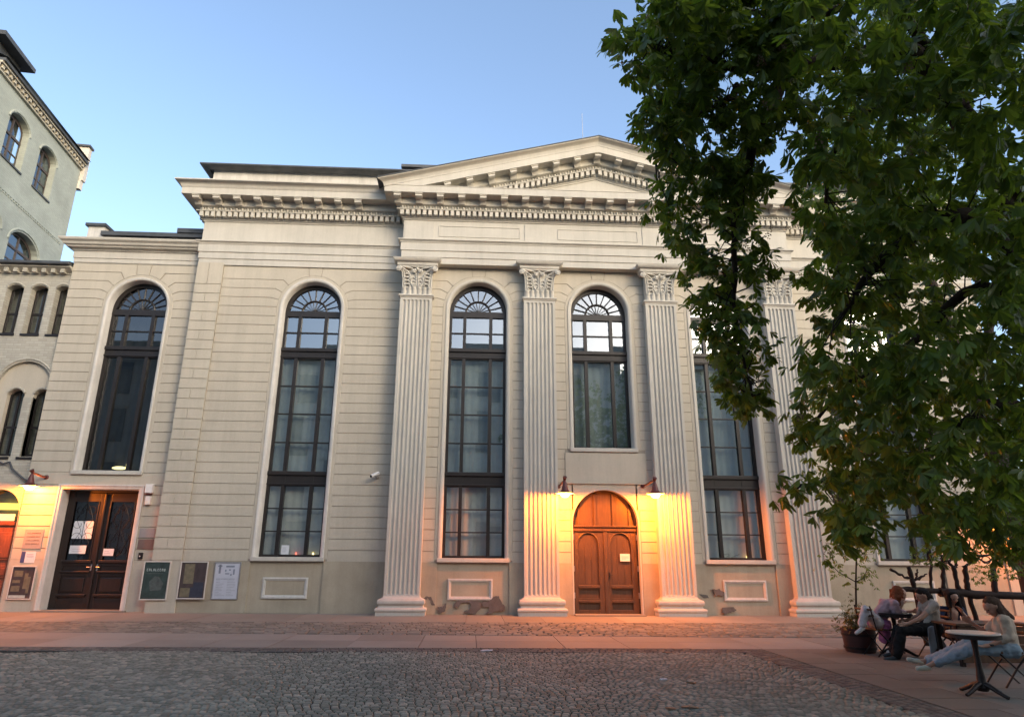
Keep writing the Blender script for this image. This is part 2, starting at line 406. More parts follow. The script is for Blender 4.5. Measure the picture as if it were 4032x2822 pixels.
# ------------------------------------------------------------------ the hall
GV = 0.024      # width of a joint
def arcpts(xc, zc, r, a0, a1, n):
    return [(xc + r * math.cos(a0 + (a1 - a0) * k / n), zc + r * math.sin(a0 + (a1 - a0) * k / n)) for k in range(n + 1)]
def courses(mb, x0, x1, zs, y, xc=None, zc=0, zsill=0, r1=1.15, r2=1.42, d=0.018, key=0.2):
    """ashlar courses as separate slabs, joints open between them; bent round an arched opening"""
    g = GV / 2
    for k in range(len(zs) - 1):
        a, b = zs[k] + g, zs[k + 1] - g
        if k == 0: a = zs[k]
        if xc is None or b <= zsill + 0.05:
            mb.prism([(x0, a), (x1, a), (x1, b), (x0, b)], y, y + d); continue
        if b <= zc:
            if a < zsill: a = a
            mb.prism([(x0, a), (xc - r1, a), (xc - r1, b), (x0, b)], y, y + d)
            mb.prism([(xc + r1, a), (x1, a), (x1, b), (xc + r1, b)], y, y + d); continue
        for s in (-1, 1):
            xe = x0 if s < 0 else x1
            pts = [(xe, a)]
            if a <= zc: pts += [(xc + s * r1, a), (xc + s * r1, zc)]; th0 = 0.0
            else:
                th0 = math.asin(min(0.999, (a - zc) / r2)); pts.append((xc + s * r2 * math.cos(th0), a)); th0 += 0.0
            top = (b - zc) >= r2 * 0.985
            thk = math.acos(key / r1)
            if top: th1 = thk - g / r1
            else: th1 = math.asin((b - zc) / r2)
            if th0 < th1:
                for q in range(9):
                    t = th0 + (th1 - th0) * q / 8; pts.append((xc + s * r1 * math.cos(t), zc + r1 * math.sin(t)))
            if top: pts.append((xc + s * (key * 1.22 + g), b))
            else: pts.append((xc + s * r2 * math.cos(th1), b))
            pts.append((xe, b))
            if s > 0: pts = pts[::-1]
            mb.prism(pts, y, y + d)
        if (b - zc) >= r2 * 0.985:
            thk = math.acos(key / r1) + g / r1
            arc = arcpts(xc, zc, r1, thk, PI - thk, 8)
            mb.prism([(xc - key * 1.22 + g, b), *reversed(arc), (xc + key * 1.22 - g, b)][::-1], y, y + d)
def wall_open(mb, x0, x1, z0, z1, y, xc, r, zs, zc, n=28):
    """flat wall sheet with an arched opening"""
    q = lambda a, b, c, d: mb.poly([(a, y, c), (b, y, c), (b, y, d), (a, y, d)])
    q(x0, xc - r, z0, z1); q(xc + r, x1, z0, z1)
    if zs > z0: q(xc - r, xc + r, z0, zs)
    P = arcpts(xc, zc, r, PI, 0, n)
    for k in range(n):
        a, b = P[k], P[k + 1]; mb.poly([(a[0], y, a[1]), (b[0], y, b[1]), (b[0], y, z1), (a[0], y, z1)])
def outline(xc, r, zs, zc, n=28):
    return [(xc - r, zs)] + arcpts(xc, zc, r, PI, 0, n) + [(xc + r, zs)]
def opening_trim(mb, xc, zs, zc, y, rows):
    """rows of (radius, y offset)"""
    mb.loft([[(p[0], y + dy, p[1]) for p in outline(xc, r, zs, zc)] for (r, dy) in rows])

ZC = 9.36
hall = thing('classical_hall', 'long cream stucco hall with four fluted pilasters, a pediment and tall arched windows', 'building', (6, 0.5, 0))
WIN = {}
YP, YW = 0.28, 0.60
zsP = [1.43 + 0.3065 * k for k in range(30)] + [10.80]
zsW = [1.43 + 0.318 * k for k in range(29)] + [10.88]
def wing_wall(x0, x1, xc):
    mb = MB(); courses(mb, x0, x1, zsW, YW, xc, ZC, 1.5)
    mb.mi = 1; wall_open(mb, x0, x1, 1.40, 12.4, YW + 0.014, xc, 1.15, 1.49, ZC)
    mb.mi = 0
    opening_trim(mb, xc, 1.49, ZC, YW, [(1.15, 0.014), (1.137, 0.0), (1.05, 0.0)])
    w = build(mb, 'wall', [M['plaster'], M['groove']], hall)
    t = MB(); opening_trim(t, xc, 1.49, ZC, YW, [(1.05, 0.0), (1.04, -0.03), (0.99, -0.035), (0.955, -0.015), (0.93, 0.015), (0.93, 0.46)])
    build(t, 'window_surround', M['chalk'], hall, smooth=40)
wing_wall(-6.45, -0.53, -3.44); wing_wall(12.53, 18.45, 15.44)
# portico wall: three bays
mb = MB(); tr = MB()
for xc in (2.01, 9.99):
    x0, x1 = (-0.53, 4.0) if xc < 6 else (8.0, 12.53)
    courses(mb, x0 + 0.9, x1 - 0.45 if xc < 6 else x1 - 0.9, zsP, YP, xc, ZC, 1.5) if xc < 6 else courses(mb, 8.45, 11.63, zsP, YP, xc, ZC, 1.5)
    mb.mi = 1; wall_open(mb, x0, x1, 1.40, 10.85, YP + 0.014, xc, 1.15, 1.49, ZC); mb.mi = 0
    opening_trim(mb, xc, 1.49, ZC, YP, [(1.15, 0.014), (1.137, 0.0), (1.05, 0.0)])
    opening_trim(tr, xc, 1.49, ZC, YP, [(1.05, 0.0), (1.04, -0.03), (0.99, -0.035), (0.955, -0.015), (0.93, 0.015), (0.93, 0.46)])
# middle bay: window above, arched door below
hi = [z for z in zsP if z > 3.7]; hi[0] = 3.80
XD, RD, ZD = 5.965, 0.99, 2.575
courses(mb, 4.45, 7.55, [z for z in zsP if z >= 4.75], YP, 6.0, ZC, 4.8)
for (xa, xb) in ((4.45, 4.78), (7.29, 7.55)):
    zz = [z for z in zsP if 3.79 <= z < 5.1]; zz[0] = 3.79
    courses(mb, xa, xb, zz[:-1] + [zz[-1]], YP)
dz = [z for z in zsP if z < 3.2]
for (xa, xb) in ((4.45, XD - 1.06), (XD + 1.06, 7.55)): courses(mb, xa, xb, dz, YP)
mb.mi = 0
mb.box(4.78, 7.29, YP - 0.03, YP + 0.016, 3.80, 4.69); mb.box(4.74, 7.33, YP - 0.05, YP + 0.016, 3.745, 3.795)
mb.mi = 1
wall_open(mb, 4.0, 8.0, 4.70, 10.85, YP + 0.014, 6.0, 1.15, 4.80, ZC)
wall_open(mb, 4.0, 8.0, 0.0, 4.70, YP + 0.014, XD, RD + 0.05, 0.0, ZD)
mb.mi = 0
zt = dz[-1]
P = arcpts(XD, ZD, RD + 0.05, PI, 0, 24)
PP = [(4.45, 0), (XD - RD - 0.05, 0)]
for (a, b) in zip(P[:-1], P[1:]):
    if a[1] > zt - 0.001 or b[1] > zt - 0.001:
        mb.prism([(a[0], max(a[1], zt)), (b[0], max(b[1], zt)), (b[0], 3.742), (a[0], 3.742)], YP, YP + 0.015)
xl = XD - math.sqrt((RD + .05) ** 2 - (zt - ZD) ** 2); xr = 2 * XD - xl
opening_trim(mb, 6.0, 4.80, ZC, YP, [(1.15, 0.014), (1.137, 0.0), (1.05, 0.0)])
mb.prism([(4.45, zt + GV / 2), (xl, zt + GV / 2), (xl, 3.742), (4.45, 3.742)], YP, YP + 0.015)
mb.prism([(xr, zt + GV / 2), (7.55, zt + GV / 2), (7.55, 3.742), (xr, 3.742)], YP, YP + 0.015)
opening_trim(tr, 6.0, 4.80, ZC, YP, [(1.05, 0.0), (1.04, -0.03), (0.99, -0.035), (0.955, -0.015), (0.93, 0.015), (0.93, 0.46)])
opening_trim(tr, XD, 0.0, ZD, YP, [(RD + 0.05, 0.02), (RD + 0.045, -0.004), (RD + 0.005, -0.004), (RD, 0.01), (RD, 0.30)])
# returns of the portico to the wings
for (x, s) in ((-0.53, 1), (12.53, -1)): mb.poly([(x, YP + 0.014, 0), (x, YW + 0.03, 0), (x, YW + 0.03, 10.85), (x, YP + 0.014, 10.85)])
build(mb, 'wall', [M['plaster'], M['groove']], hall)
build(tr, 'window_surround', M['trim'], hall, smooth=40)
# plinth
def plinth(x0, x1, y, bays):
    mb = MB(); x = x0
    for (xc, w) in bays:
        mb.box(x, xc - w, y - 0.012, y + 0.2, 0, 1.425); mb.box(xc - w, xc + w, y + 0.035, y + 0.2, 0, 1.40); x = xc + w
    mb.box(x, x1, y - 0.012, y + 0.2, 0, 1.425); return mb
build(plinth(-6.45, -0.53, YW, [(-3.44, 1.06)]), 'plinth', M['plinth'], hall)
build(plinth(12.53, 18.45, YW, [(15.44, 1.06)]), 'plinth', M['plinth'], hall)
mb = plinth(-0.53, 4.0, YP, [(2.01, 1.06)])
mb.box(4.0, XD - RD - 0.055, YP - 0.012, YP + 0.1, 0, 1.425); mb.box(XD + RD + 0.055, 8.0, YP - 0.012, YP + 0.1, 0, 1.425)
q = plinth(8.0, 12.53, YP, [(9.99, 1.06)]); off = len(mb.V); mb.V += q.V; mb.F += [[i + off for i in f] for f in q.F]; mb.M += q.M
build(mb, 'plinth', M['plinth'], hall)
def relief(xc, y, w=0.65):
    mb = MB(); z0, z1 = 0.40, 0.98
    rows = [(0, 0.0), (0.0, -0.035), (0.045, -0.04), (0.06, -0.02), (0.085, -0.015), (0.1, 0.02)]
    for (a, b) in zip(rows[:-1], rows[1:]):
        mb.loft([[(xc - w + e[0], y + e[1], z0 + e[0]), (xc + w - e[0], y + e[1], z0 + e[0]), (xc + w - e[0], y + e[1], z1 - e[0]), (xc - w + e[0], y + e[1], z1 - e[0])] for e in (a, b)], True)
    mb.poly([(xc - w + .1, y + .02, z0 + .1), (xc + w - .1, y + .02, z0 + .1), (xc + w - .1, y + .02, z1 - .1), (xc - w + .1, y + .02, z1 - .1)])
    return build(mb, 'relief_panel', M['chalk'], hall, org=(xc, y, z0))
relief(1.94, YP + 0.03); relief(10.06, YP + 0.03); relief(-3.44, YW + 0.03); relief(15.44, YW + 0.03)
# bare patches where the plaster has come off
def patch(parent, xs, y, mat=None):
    for pts in xs:
        c = (sum(p[0] for p in pts) / len(pts), sum(p[1] for p in pts) / len(pts)); out = []
        for k in range(len(pts)):
            a, b = pts[k], pts[(k + 1) % len(pts)]
            for t in (0, 0.25, 0.5, 0.75):
                jx, jz = (random.uniform(-0.014, 0.014) for _ in range(2))
                out.append((a[0] + (b[0] - a[0]) * t + jx, a[1] + (b[1] - a[1]) * t + jz))
        mb = MB(); ring = [(p[0], max(p[1], 0.004)) for p in out]; mb.loft([[(p[0], y + 0.03, p[1]) for p in ring], [(p[0], y - 0.006, p[1]) for p in ring]], True); mb.poly([(p[0], y - 0.006 , p[1]) for p in ring]); build(mb, 'plaster_patch', mat or M['bare'], parent)
def pz(zx, zy): p = at(1440 + zx * .2613, 2200 + zy * .2613, YP - 0.02); return (p.x, p.z)
patch(hall, [[pz(860, 605), pz(905, 560), pz(985, 565), pz(1020, 640), pz(1040, 700), pz(990, 690), pz(975, 620), pz(930, 592), pz(890, 612), pz(870, 660)],
             [pz(1085, 718), pz(1160, 725), pz(1190, 670), pz(1215, 665), pz(1195, 790), pz(1140, 815), pz(1095, 790)],
             [pz(1325, 690), pz(1390, 625), pz(1560, 622), pz(1740, 640), pz(1745, 700), pz(1720, 760), pz(1660, 825), pz(1560, 820), pz(1470, 795), pz(1560, 755), pz(1590, 690), pz(1560, 650), pz(1440, 655), pz(1395, 735), pz(1340, 725)],
             [pz(1745, 645), pz(1840, 640), pz(1930, 560), pz(2000, 555), pz(2035, 620), pz(2050, 670), pz(2110, 710), pz(2070, 780), pz(1960, 790), pz(1880, 820), pz(1790, 830), pz(1850, 790), pz(1855, 725), pz(1760, 715)]], YP - 0.018)
def p7(zx, zy): p = at(1900 + zx * .4978, 1700 + zy * .4978, YP - 0.02); return (p.x, p.z)
patch(hall, [[p7(1715, 1285), p7(1780, 1290), p7(1790, 1315), p7(1740, 1310)], [p7(1815, 1245), p7(1870, 1240), p7(1910, 1265), p7(1905, 1300), p7(1870, 1285), p7(1840, 1300), p7(1830, 1265)],
             [p7(1900, 1390), p7(1985, 1385), p7(2010, 1410), p7(1960, 1425), p7(1930, 1440), p7(1895, 1430)]], YP - 0.018)
def pw(zx, zy): p = at(900 + zx * .8715, 1050 + zy * .8715, YW); return (p.x, p.z)
patch(hall, [[pw(215, 1452), pw(228, 1462), pw(240, 1470), pw(225, 1471)], [pw(300, 1452), pw(310, 1444), pw(308, 1462), pw(300, 1470)], [pw(172, 1470), pw(178, 1466), pw(180, 1478), pw(173, 1480)], [pw(320, 1472), pw(326, 1469), pw(325, 1478)], [pw(194, 1460), pw(198, 1458), pw(199, 1466)]], YW + 0.045)
# quoin strips
for (x0, x1) in ((-7.29, -6.45), (18.45, 19.29)):
    mb = MB(); z = 1.43; k = 0; g = GV / 2
    mb.box(x0, x1, 0.54, 0.9, 0, 1.425)
    while z < 10.5:
        z2 = min(z + 0.321, 10.9)
        if k % 2: xs = [(x0, x0 + 0.38), (x0 + 0.38, x1)]
        else: xs = [(x0, x1)]
        if z2 > 10.4: z2 = 10.88
        for (a, b) in xs:
            aa = a + (0.007 if a != x0 else 0); bb = b - (0.007 if b != x1 else 0)
            mb.box(aa, bb, 0.53, 0.56, z + g, z2 - g)
            if a == x0 and x0 < 0: pass
        z = z2; k += 1
    mb.box(x0 + 0.012, x1 - 0.012, 0.552, 0.95, 1.42, 12.4)
    build(mb, 'quoin_strip', M['plaster'], hall)
# sides and back of the hall
mb = MB()
mb.poly([(-7.27, 0.9, 0), (-7.27, 16, 0), (-7.27, 16, 13.4), (-7.27, 0.9, 13.4)]); mb.poly([(19.27, 0.9, 0), (19.27, 16, 0), (19.27, 16, 13.4), (19.27, 0.9, 13.4)])
mb.poly([(-7.27, 16, 0), (19.27, 16, 0), (19.27, 16, 13.4), (-7.27, 16, 13.4)])
build(mb, 'wall', M['plaster'], hall)

# ------------------------------------------------------------------ windows
def window_bars(xc, y, zs, t2=(7.71, 8.06), t3=(3.63, 4.07), mid=3, low=2):
    """dark frame with mullions, transoms and a fanlight; also returns the pane rectangles"""
    mb = MB(); f = MB(); RG = 0.93
    zf = ZC - 0.09
    ol = lambda r: outline(xc, r, zs, ZC, 26)
    a, b = ol(RG + 0.005), ol(RG - 0.085)
    A = [(p[0], p[1]) for p in a]; Bq = [(xc + (p[0] - xc), p[1]) for p in b]
    # arch part of the frame is heavier
    Bq = [(p[0], p[1]) if p[1] <= ZC else (xc + (p[0] - xc) * 0.94, ZC + (p[1] - ZC) * 0.94) for p in Bq]
    mb.loft([[(p[0], y + 0.30, p[1]) for p in A], [(p[0], y + 0.30, p[1]) for p in Bq], [(p[0], y + 0.42, p[1]) for p in Bq]])
    tr = [(zf - 0.11, zf + 0.09)]
    if t2: tr.append(t2)
    if t3: tr.append(t3)
    for k, (z0, z1) in enumerate(tr):
        mb.box(xc - RG, xc + RG, y + 0.29, y + 0.43, z0, z1)
        if k: mb.box(xc - RG, xc + RG, y + 0.235, y + 0.30, z1 - 0.11, z1 + 0.012, 0.012); mb.box(xc - RG, xc + RG, y + 0.255, y + 0.30, z0 + 0.03, z0 + 0.09, 0.01)
    mb.box(xc - RG, xc + RG, y + 0.29, y + 0.42, zs, zs + 0.07)
    for s in (-1, 1): mb.box(xc + s * 0.43 - 0.052, xc + s * 0.43 + 0.052, y + 0.28, y + 0.42, zs, zf)
    rects = []
    lev = [(tr[1][1], zf - 0.11, 1)] if t2 else [(zs, zf - .11, 2)]
    lo = tr[1][0] if t2 else None
    if t3: lev += [(t3[1], t2[0], mid), (zs + 0.07, t3[0], low)]
    elif t2: lev += [(zs + 0.07, t2[0], 0)]
    for (z0, z1, nb) in lev:
        for k in range(nb): z = z0 + (z1 - z0) * (k + 1) / (nb + 1); mb.box(xc - RG, xc + RG, y + 0.315, y + 0.40, z - 0.017, z + 0.017)
        for k in range(nb + 1):
            za = z0 + (z1 - z0) * k / (nb + 1); zb = z0 + (z1 - z0) * (k + 1) / (nb + 1)
            for (xa, xb) in ((-RG, -0.43), (-0.43, 0.43), (0.43, RG)): rects.append((xc + xa, xc + xb, za, zb))
    # fanlight
    cz = zf + 0.06
    f.tube([(xc + 0.40 * math.cos(t), y + 0.35, cz + 0.40 * math.sin(t)) for t in np.linspace(0, PI, 22)], 0.035, 6)
    for k in range(1, 10):
        t = PI * k / 10
        f.tube([(xc + 0.38 * math.cos(t), y + 0.35, cz + 0.38 * math.sin(t)), (xc + 0.86 * math.cos(t), y + 0.35, cz + 0.80 * math.sin(t))], 0.022, 6)
    for k in range(1, 9):
        t = PI * k / 9
        f.tube([(xc + 0.05 * math.cos(t), y + 0.35, cz + 0.05 * math.sin(t)), (xc + 0.40 * math.cos(t), y + 0.35, cz + 0.40 * math.sin(t))], 0.014, 6)
    f.ball((xc, y + 0.33, cz + 0.03), 0.06, (1, 0.6, 1), 10)
    return mb, f, rects, zf
def make_window(xc, y, zs, sillz, short=False, glass='glass', blind_or_dim_room='blind', name='window'):
    mb, f, rects, zf = window_bars(xc, y, zs, t3=None if short else (3.63, 4.07))
    w = build(mb, name, M['frame'], hall, org=(xc, y + 0.35, zs))
    build(f, 'fanlight', M['frame'], w, smooth=40)
    g = MB(); yg = y + 0.362
    for (xa, xb, za, zb) in rects:
        a, b, c = RNG.normal(0, 0.006), RNG.normal(0, 0.006), 0
        g.poly([(x, yg + a * (x - xa) + b * (z - za), z) for (x, z) in ((xa, za), (xb, za), (xb, zb), (xa, zb))])
    for k in range(10):
        t0, t1 = PI * k / 10, PI * (k + 1) / 10; a, b = RNG.normal(0, 0.006), RNG.normal(0, 0.006)
        g.poly([(xc + r * math.cos(t), yg + a * r * math.cos(t) + b * r * math.sin(t), zf + r * math.sin(t)) for (r, t) in ((0.0, t0), (0.94, t0), (0.94, (t0 + t1) / 2), (0.94, t1))])
    build(g, 'pane', M[glass], w, recalc=False)
    # blinds behind low panes; higher up a grey sheet painted as dim room
    bl = MB(); yb = y + 0.55; top = 7.71
    if blind_or_dim_room:
        xs = np.linspace(xc - 0.98, xc + 0.98, 120)
        prof = [0.010 * math.sin((x - xc) * 26) + 0.012 * math.sin((x - xc) * 9 + 1) for x in xs]
        cut = zs + 0.02 if short else 3.85
        if not short:
            bl.loft([[(x, yb + p, z) for x, p in zip(xs, prof)] for z in (zs + 0.02, cut)]); build(bl, 'blind', M[blind_or_dim_room], w, smooth=60); bl = MB()
        bl.loft([[(x, yb + 0.03 + p, z) for x, p in zip(xs, prof)] for z in (cut, top)]); build(bl, 'blind', M['blindmid'], w, smooth=60)
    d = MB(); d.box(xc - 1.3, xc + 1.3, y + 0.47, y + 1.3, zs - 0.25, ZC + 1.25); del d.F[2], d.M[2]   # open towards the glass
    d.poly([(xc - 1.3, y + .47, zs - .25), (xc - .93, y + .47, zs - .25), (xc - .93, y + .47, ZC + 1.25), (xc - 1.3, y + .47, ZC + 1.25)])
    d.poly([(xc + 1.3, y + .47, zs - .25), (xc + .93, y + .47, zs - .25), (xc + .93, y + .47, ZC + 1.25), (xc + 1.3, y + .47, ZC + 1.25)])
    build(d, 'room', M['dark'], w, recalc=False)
    s = MB(); s.box(xc - 1.06, xc + 1.06, y - 0.07, y + 0.33, sillz, zs - 0.0, 0.012)
    build(s, 'sill', M['trim'], w)
    return w
w1 = make_window(2.01, YP, 1.55, 1.432); dup(w1, (7.98, 0, 0), hall)
w2 = make_window(-3.44, YW, 1.55, 1.432); dup(w2, (18.88, 0, 0), hall)
make_window(6.0, YP, 4.84, 4.72, short=True)

# ------------------------------------------------------------------ pilasters
def make_pilaster(xc):
    zb, zt, hw = 0.45, 9.60, 0.51
    mb = MB(); rf, nf = 0.0475, 7; pitch = (2 * hw - 0.13) / nf
    fx = [xc + (k - 3) * pitch for k in range(nf)]
    xs = [xc - hw]
    for c in fx: xs += [c + rf * math.sin(a) for a in np.linspace(-PI / 2, PI / 2, 9)]
    xs += [xc + hw]
    f0, f1 = zb + 0.14, zt - 0.13
    zsr = [zb] + [f0 - rf * math.cos(a) for a in np.linspace(0, PI / 2, 5)] + list(np.linspace(f0 + 0.5, f1 - 0.5, 4)) + [f1 + rf * math.sin(a) for a in np.linspace(0, PI / 2, 5)] + [zt]
    rows = []
    for z in zsr:
        r = []
        for x in xs:
            d = 0
            for c in fx:
                dx = abs(x - c); dz = max(0, f0 - z, z - f1)
                if dx * dx + dz * dz < rf * rf: d = math.sqrt(rf * rf - dx * dx - dz * dz) * 0.95
            r.append((x, d, z))
        rows.append(r)
    mb.loft(rows)
    for s in (-1, 1): mb.poly([(xc + s * hw, 0, zb), (xc + s * hw, 0.3, zb), (xc + s * hw, 0.3, zt), (xc + s * hw, 0, zt)])
    p = build(mb, 'pilaster', M['trim'], hall, org=(xc, 0, 0), smooth=38)
    path = [(xc - hw, 0.27), (xc - hw, 0), (xc + hw, 0), (xc + hw, 0.27)]
    b = MB(); b.sweep(path, [(-0.02, 0), (0.18, 0), (0.18, 0.10), (0.19, 0.105), (0.202, 0.13), (0.205, 0.155), (0.2, 0.18), (0.185, 0.2), (0.14, 0.203), (0.115, 0.225), (0.105, 0.255), (0.115, 0.285), (0.135, 0.292), (0.148, 0.32), (0.152, 0.36), (0.145, 0.40), (0.125, 0.43), (0.075, 0.437), (0.07, 0.452), (0.035, 0.462), (0.01, 0.49), (0.003, 0.53), (-0.02, 0.53)])
    build(b, 'base', M['trim'], p, smooth=50)
    c = MB()
    c.sweep(path, [(-0.02, 9.585), (0.005, 9.585), (0.02, 9.60), (0.02, 9.625), (0.05, 9.64), (0.058, 9.665), (0.05, 9.69), (0.0, 9.695), (-0.02, 9.70)])
    # bell with upright leaf tongues
    c.box(xc - 0.485, xc + 0.485, 0.012, 0.26, 9.69, 10.66)
    for k in range(6):
        x = xc - 0.405 + k * 0.162; pr = [(x - 0.07, 0.012), (x - 0.05, -0.012), (x, -0.028), (x + 0.05, -0.012), (x + 0.07, 0.012)]
        c.loft([[(a, bb, z) for a, bb in pr] for z in (9.695, 9.86)] + [[(a, bb - 0.03, 9.90) for a, bb in pr], [(a, bb - 0.025, 9.925) for a, bb in pr], [(a, 0.012, 9.93) for a, bb in pr]])
    for s in (-1, 1):
        # column of curled acanthus leaves
        for k, z in enumerate((9.97, 10.09, 10.21, 10.33)):
            w = 0.085 + 0.008 * k; x = xc + s * (0.30 + 0.012 * k)
            c.tube([(x + w * math.cos(t), 0.0 - 0.035 * math.sin(t), z + 0.075 * math.sin(t)) for t in np.linspace(-0.25, PI + 0.25, 11)], [0.012 + 0.02 * math.sin(PI * j / 10) for j in range(11)], 6)
            c.ball((x, -0.035, z + 0.075), 0.035, (1.2, 0.8, 0.8), 8)
            for e in (-1, 1): c.ball((x + e * 0.07, -0.012, z + 0.01), 0.03, (0.9, 0.7, 1.2), 7)
        # outer ribs
        for dx in (0.40, 0.455): c.tube([(xc + s * dx, -0.005, 9.94), (xc + s * (dx + .004), -0.014, 10.2), (xc + s * (dx + 0.03), -0.05, 10.42), (xc + s * (dx + 0.07), -0.1, 10.52)], [0.022, 0.024, 0.024, 0.03], 6)
        # rosette, stalk leaves, scroll stem
        c.tube([(xc + s * 0.082 + 0.055 * math.cos(t), -0.012, 10.0 + 0.055 * math.sin(t)) for t in np.linspace(0, 2 * PI, 15)], 0.018, 6, False)
        c.ball((xc + s * 0.082, 0.0, 10.0), 0.03, (1, .8, 1), 8)
        c.tube([(xc + s * 0.135, 0.0, 9.96), (xc + s * 0.19, -0.012, 10.08), (xc + s * 0.2, -0.02, 10.22), (xc + s * 0.235, -0.03, 10.38), (xc + s * 0.33, -0.06, 10.49), (xc + s * 0.45, -0.11, 10.55), (xc + s * 0.56, -0.17, 10.60)], [0.02, 0.02, 0.02, 0.022, 0.028, 0.03, 0.03], 6)
        for (dx, z) in ((0.10, 10.12), (0.12, 10.24)): c.tube([(xc + s * dx + 0.045 * math.cos(t), -0.01, z + 0.05 * math.sin(t)) for t in np.linspace(0, PI, 9)], [0.008, .014, .018, .02, .02, .02, .018, .014, .008], 6)
        c.tube([(xc + s * 0.03, 0, 10.05), (xc + s * 0.03, -0.015, 10.3), (xc + s * 0.05, -0.05, 10.46)], 0.016, 6)
        # small inner helix and corner volute
        for (cx, cy, cz, r0, tr) in ((xc + s * 0.115, -0.075, 10.50, 0.075, 0.02), (xc + s * 0.60, -0.19, 10.52, 0.085, 0.028)):
            c.tube([(cx + s * (r0 * (1 - 0.8 * j / 24)) * math.cos(2.0 + j * 0.44), cy - 0.0012 * j, cz + (r0 * (1 - 0.8 * j / 24)) * math.sin(2.0 + j * 0.44)) for j in range(25)], tr, 6)
            c.ball((cx, cy - 0.025, cz), 0.03, (1, 0.7, 1), 8)
        c.tube([(xc + s * 0.15, -0.06, 10.58), (xc + s * 0.35, -0.10, 10.61), (xc + s * 0.58, -0.17, 10.61)], [0.02, 0.03, 0.034], 6)
    c.ball((xc, -0.06, 10.58), 0.05, (1, 0.7, 1), 9)
    ab = [(xc - hw - 0.05, 0.27), (xc - hw - 0.05, -0.05), (xc + hw + 0.05, -0.05), (xc + hw + 0.05, 0.27)]
    c.sweep(ab, [(-0.2, 10.60), (0.05, 10.62), (0.06, 10.665), (0.085, 10.68), (0.10, 10.76), (0.13, 10.775), (0.17, 10.81), (0.215, 10.865), (0.22, 10.895), (-0.2, 10.897)])
    build(c, 'capital', M['trim'], p, smooth=42)
    return p
p1 = make_pilaster(0.0)
for k in (1, 2, 3): dup(p1, (4.0 * k, 0, 0), hall)

# ------------------------------------------------------------------ entablature
FULL = [(-7.29, 3.0), (-7.29, 0.55), (-0.53, 0.55), (-0.53, 0.0), (12.53, 0.0), (12.53, 0.55), (19.29, 0.55), (19.29, 3.0)]
mb = MB(); mb.sweep(FULL, [(-0.3, 10.80), (0.0, 10.80), (0.0, 11.015), (0.028, 11.02), (0.028, 11.245), (0.058, 11.25), (0.058, 11.515), (0.075, 11.525), (0.085, 11.56), (0.125, 11.595), (0.145, 11.60), (0.145, 11.635), (0.0, 11.655), (-0.3, 11.655)])
build(mb, 'architrave', M['trim'], hall)
mb = MB(); mb.sweep(FULL, [(-0.3, 11.655), (0.0, 11.655), (0.0, 12.37), (-0.3, 12.37)])
for x in (0, 4, 8, 12): mb.box(x - 0.48, x + 0.48, -0.02, 0.05, 11.66, 12.34)
for x in (2, 6, 10):
    for (a, b, c, d) in ((x - 1.36, x + 1.36, 11.79, 11.81), (x - 1.36, x + 1.36, 12.17, 12.19), (x - 1.36, x - 1.34, 11.81, 12.17), (x + 1.34, x + 1.36, 11.81, 12.17)): mb.box(a, b, -0.018, 0.05, c, d)
build(mb, 'frieze', M['trim'], hall)
mb = MB(); mb.sweep(FULL, [(-0.3, 12.36), (0.0, 12.36), (0.03, 12.375), (0.035, 12.41), (0.075, 12.43), (0.08, 12.455), (0.09, 12.46), (0.04, 12.465), (0.04, 12.655), (0.235, 12.66), (0.24, 12.69), (0.12, 12.70), (0.15, 12.80), (0.245, 12.835), (0.26, 12.85), (0.26, 13.07), (0.50, 13.085), (0.605, 13.085), (0.605, 13.07), (0.625, 13.07), (0.625, 13.30), (0.64, 13.305), (0.64, 13.325), (-0.3, 13.35)])
cor = build(mb, 'cornice', M['trim'], hall)
# the curved gutter moulding only over the wings
for path in ([(-7.29, 3.0), (-7.29, 0.55), (-0.53, 0.55)], [(12.53, 0.55), (19.29, 0.55), (19.29, 3.0)]):
    mb = MB(); mb.sweep(path, [(-0.2, 13.326), (0.645, 13.326), (0.66, 13.345), (0.665, 13.38), (0.69, 13.42), (0.74, 13.45), (0.80, 13.475), (0.82, 13.49), (0.82, 13.53), (-0.2, 13.56)])
    build(mb, 'gutter_moulding', M['trim'], hall, smooth=35)
def runs():   # straight runs of the main cornice: (x0, x1, y) fronts and side returns
    return [(-7.29, -0.53, 0.55), (-0.53, 12.53, 0.0), (12.53, 19.29, 0.55)]
# dentils and egg moulding
mb = MB(); eg = MB()
for (x0, x1, y) in runs():
    n = int((x1 - x0 + (0.3 if y == 0 else 0)) / 0.185); a0 = x0 - (0.15 if y == 0 else 0.0); L = x1 - x0 + (0.3 if y == 0 else 0)
    if y > 0: a0, L = (x0 - 0.15, L) if x0 < 0 else (x0 + 0.15, L)
    n = int(L / 0.185)
    for k in range(n):
        x = a0 + L * (k + 0.5) / n
        mb.box(x - 0.058, x + 0.058, y - 0.225, y - 0.035, 12.475, 12.645)
        eg.ball((x, y - 0.17, 12.765), 0.05, (0.8, 0.75, 1.1), 7)
        eg.box(x + 0.082, x + 0.102, y - 0.185, y - 0.13, 12.715, 12.82)
for k in range(10): yy = 0.55 + 0.185 * (k + .5); mb.box(-7.49, -7.375, yy - 0.052, yy + 0.052, 12.485, 12.645)
build(mb, 'dentil_course', M['trim'], hall); build(eg, 'egg_moulding', M['trim'], hall, smooth=50)
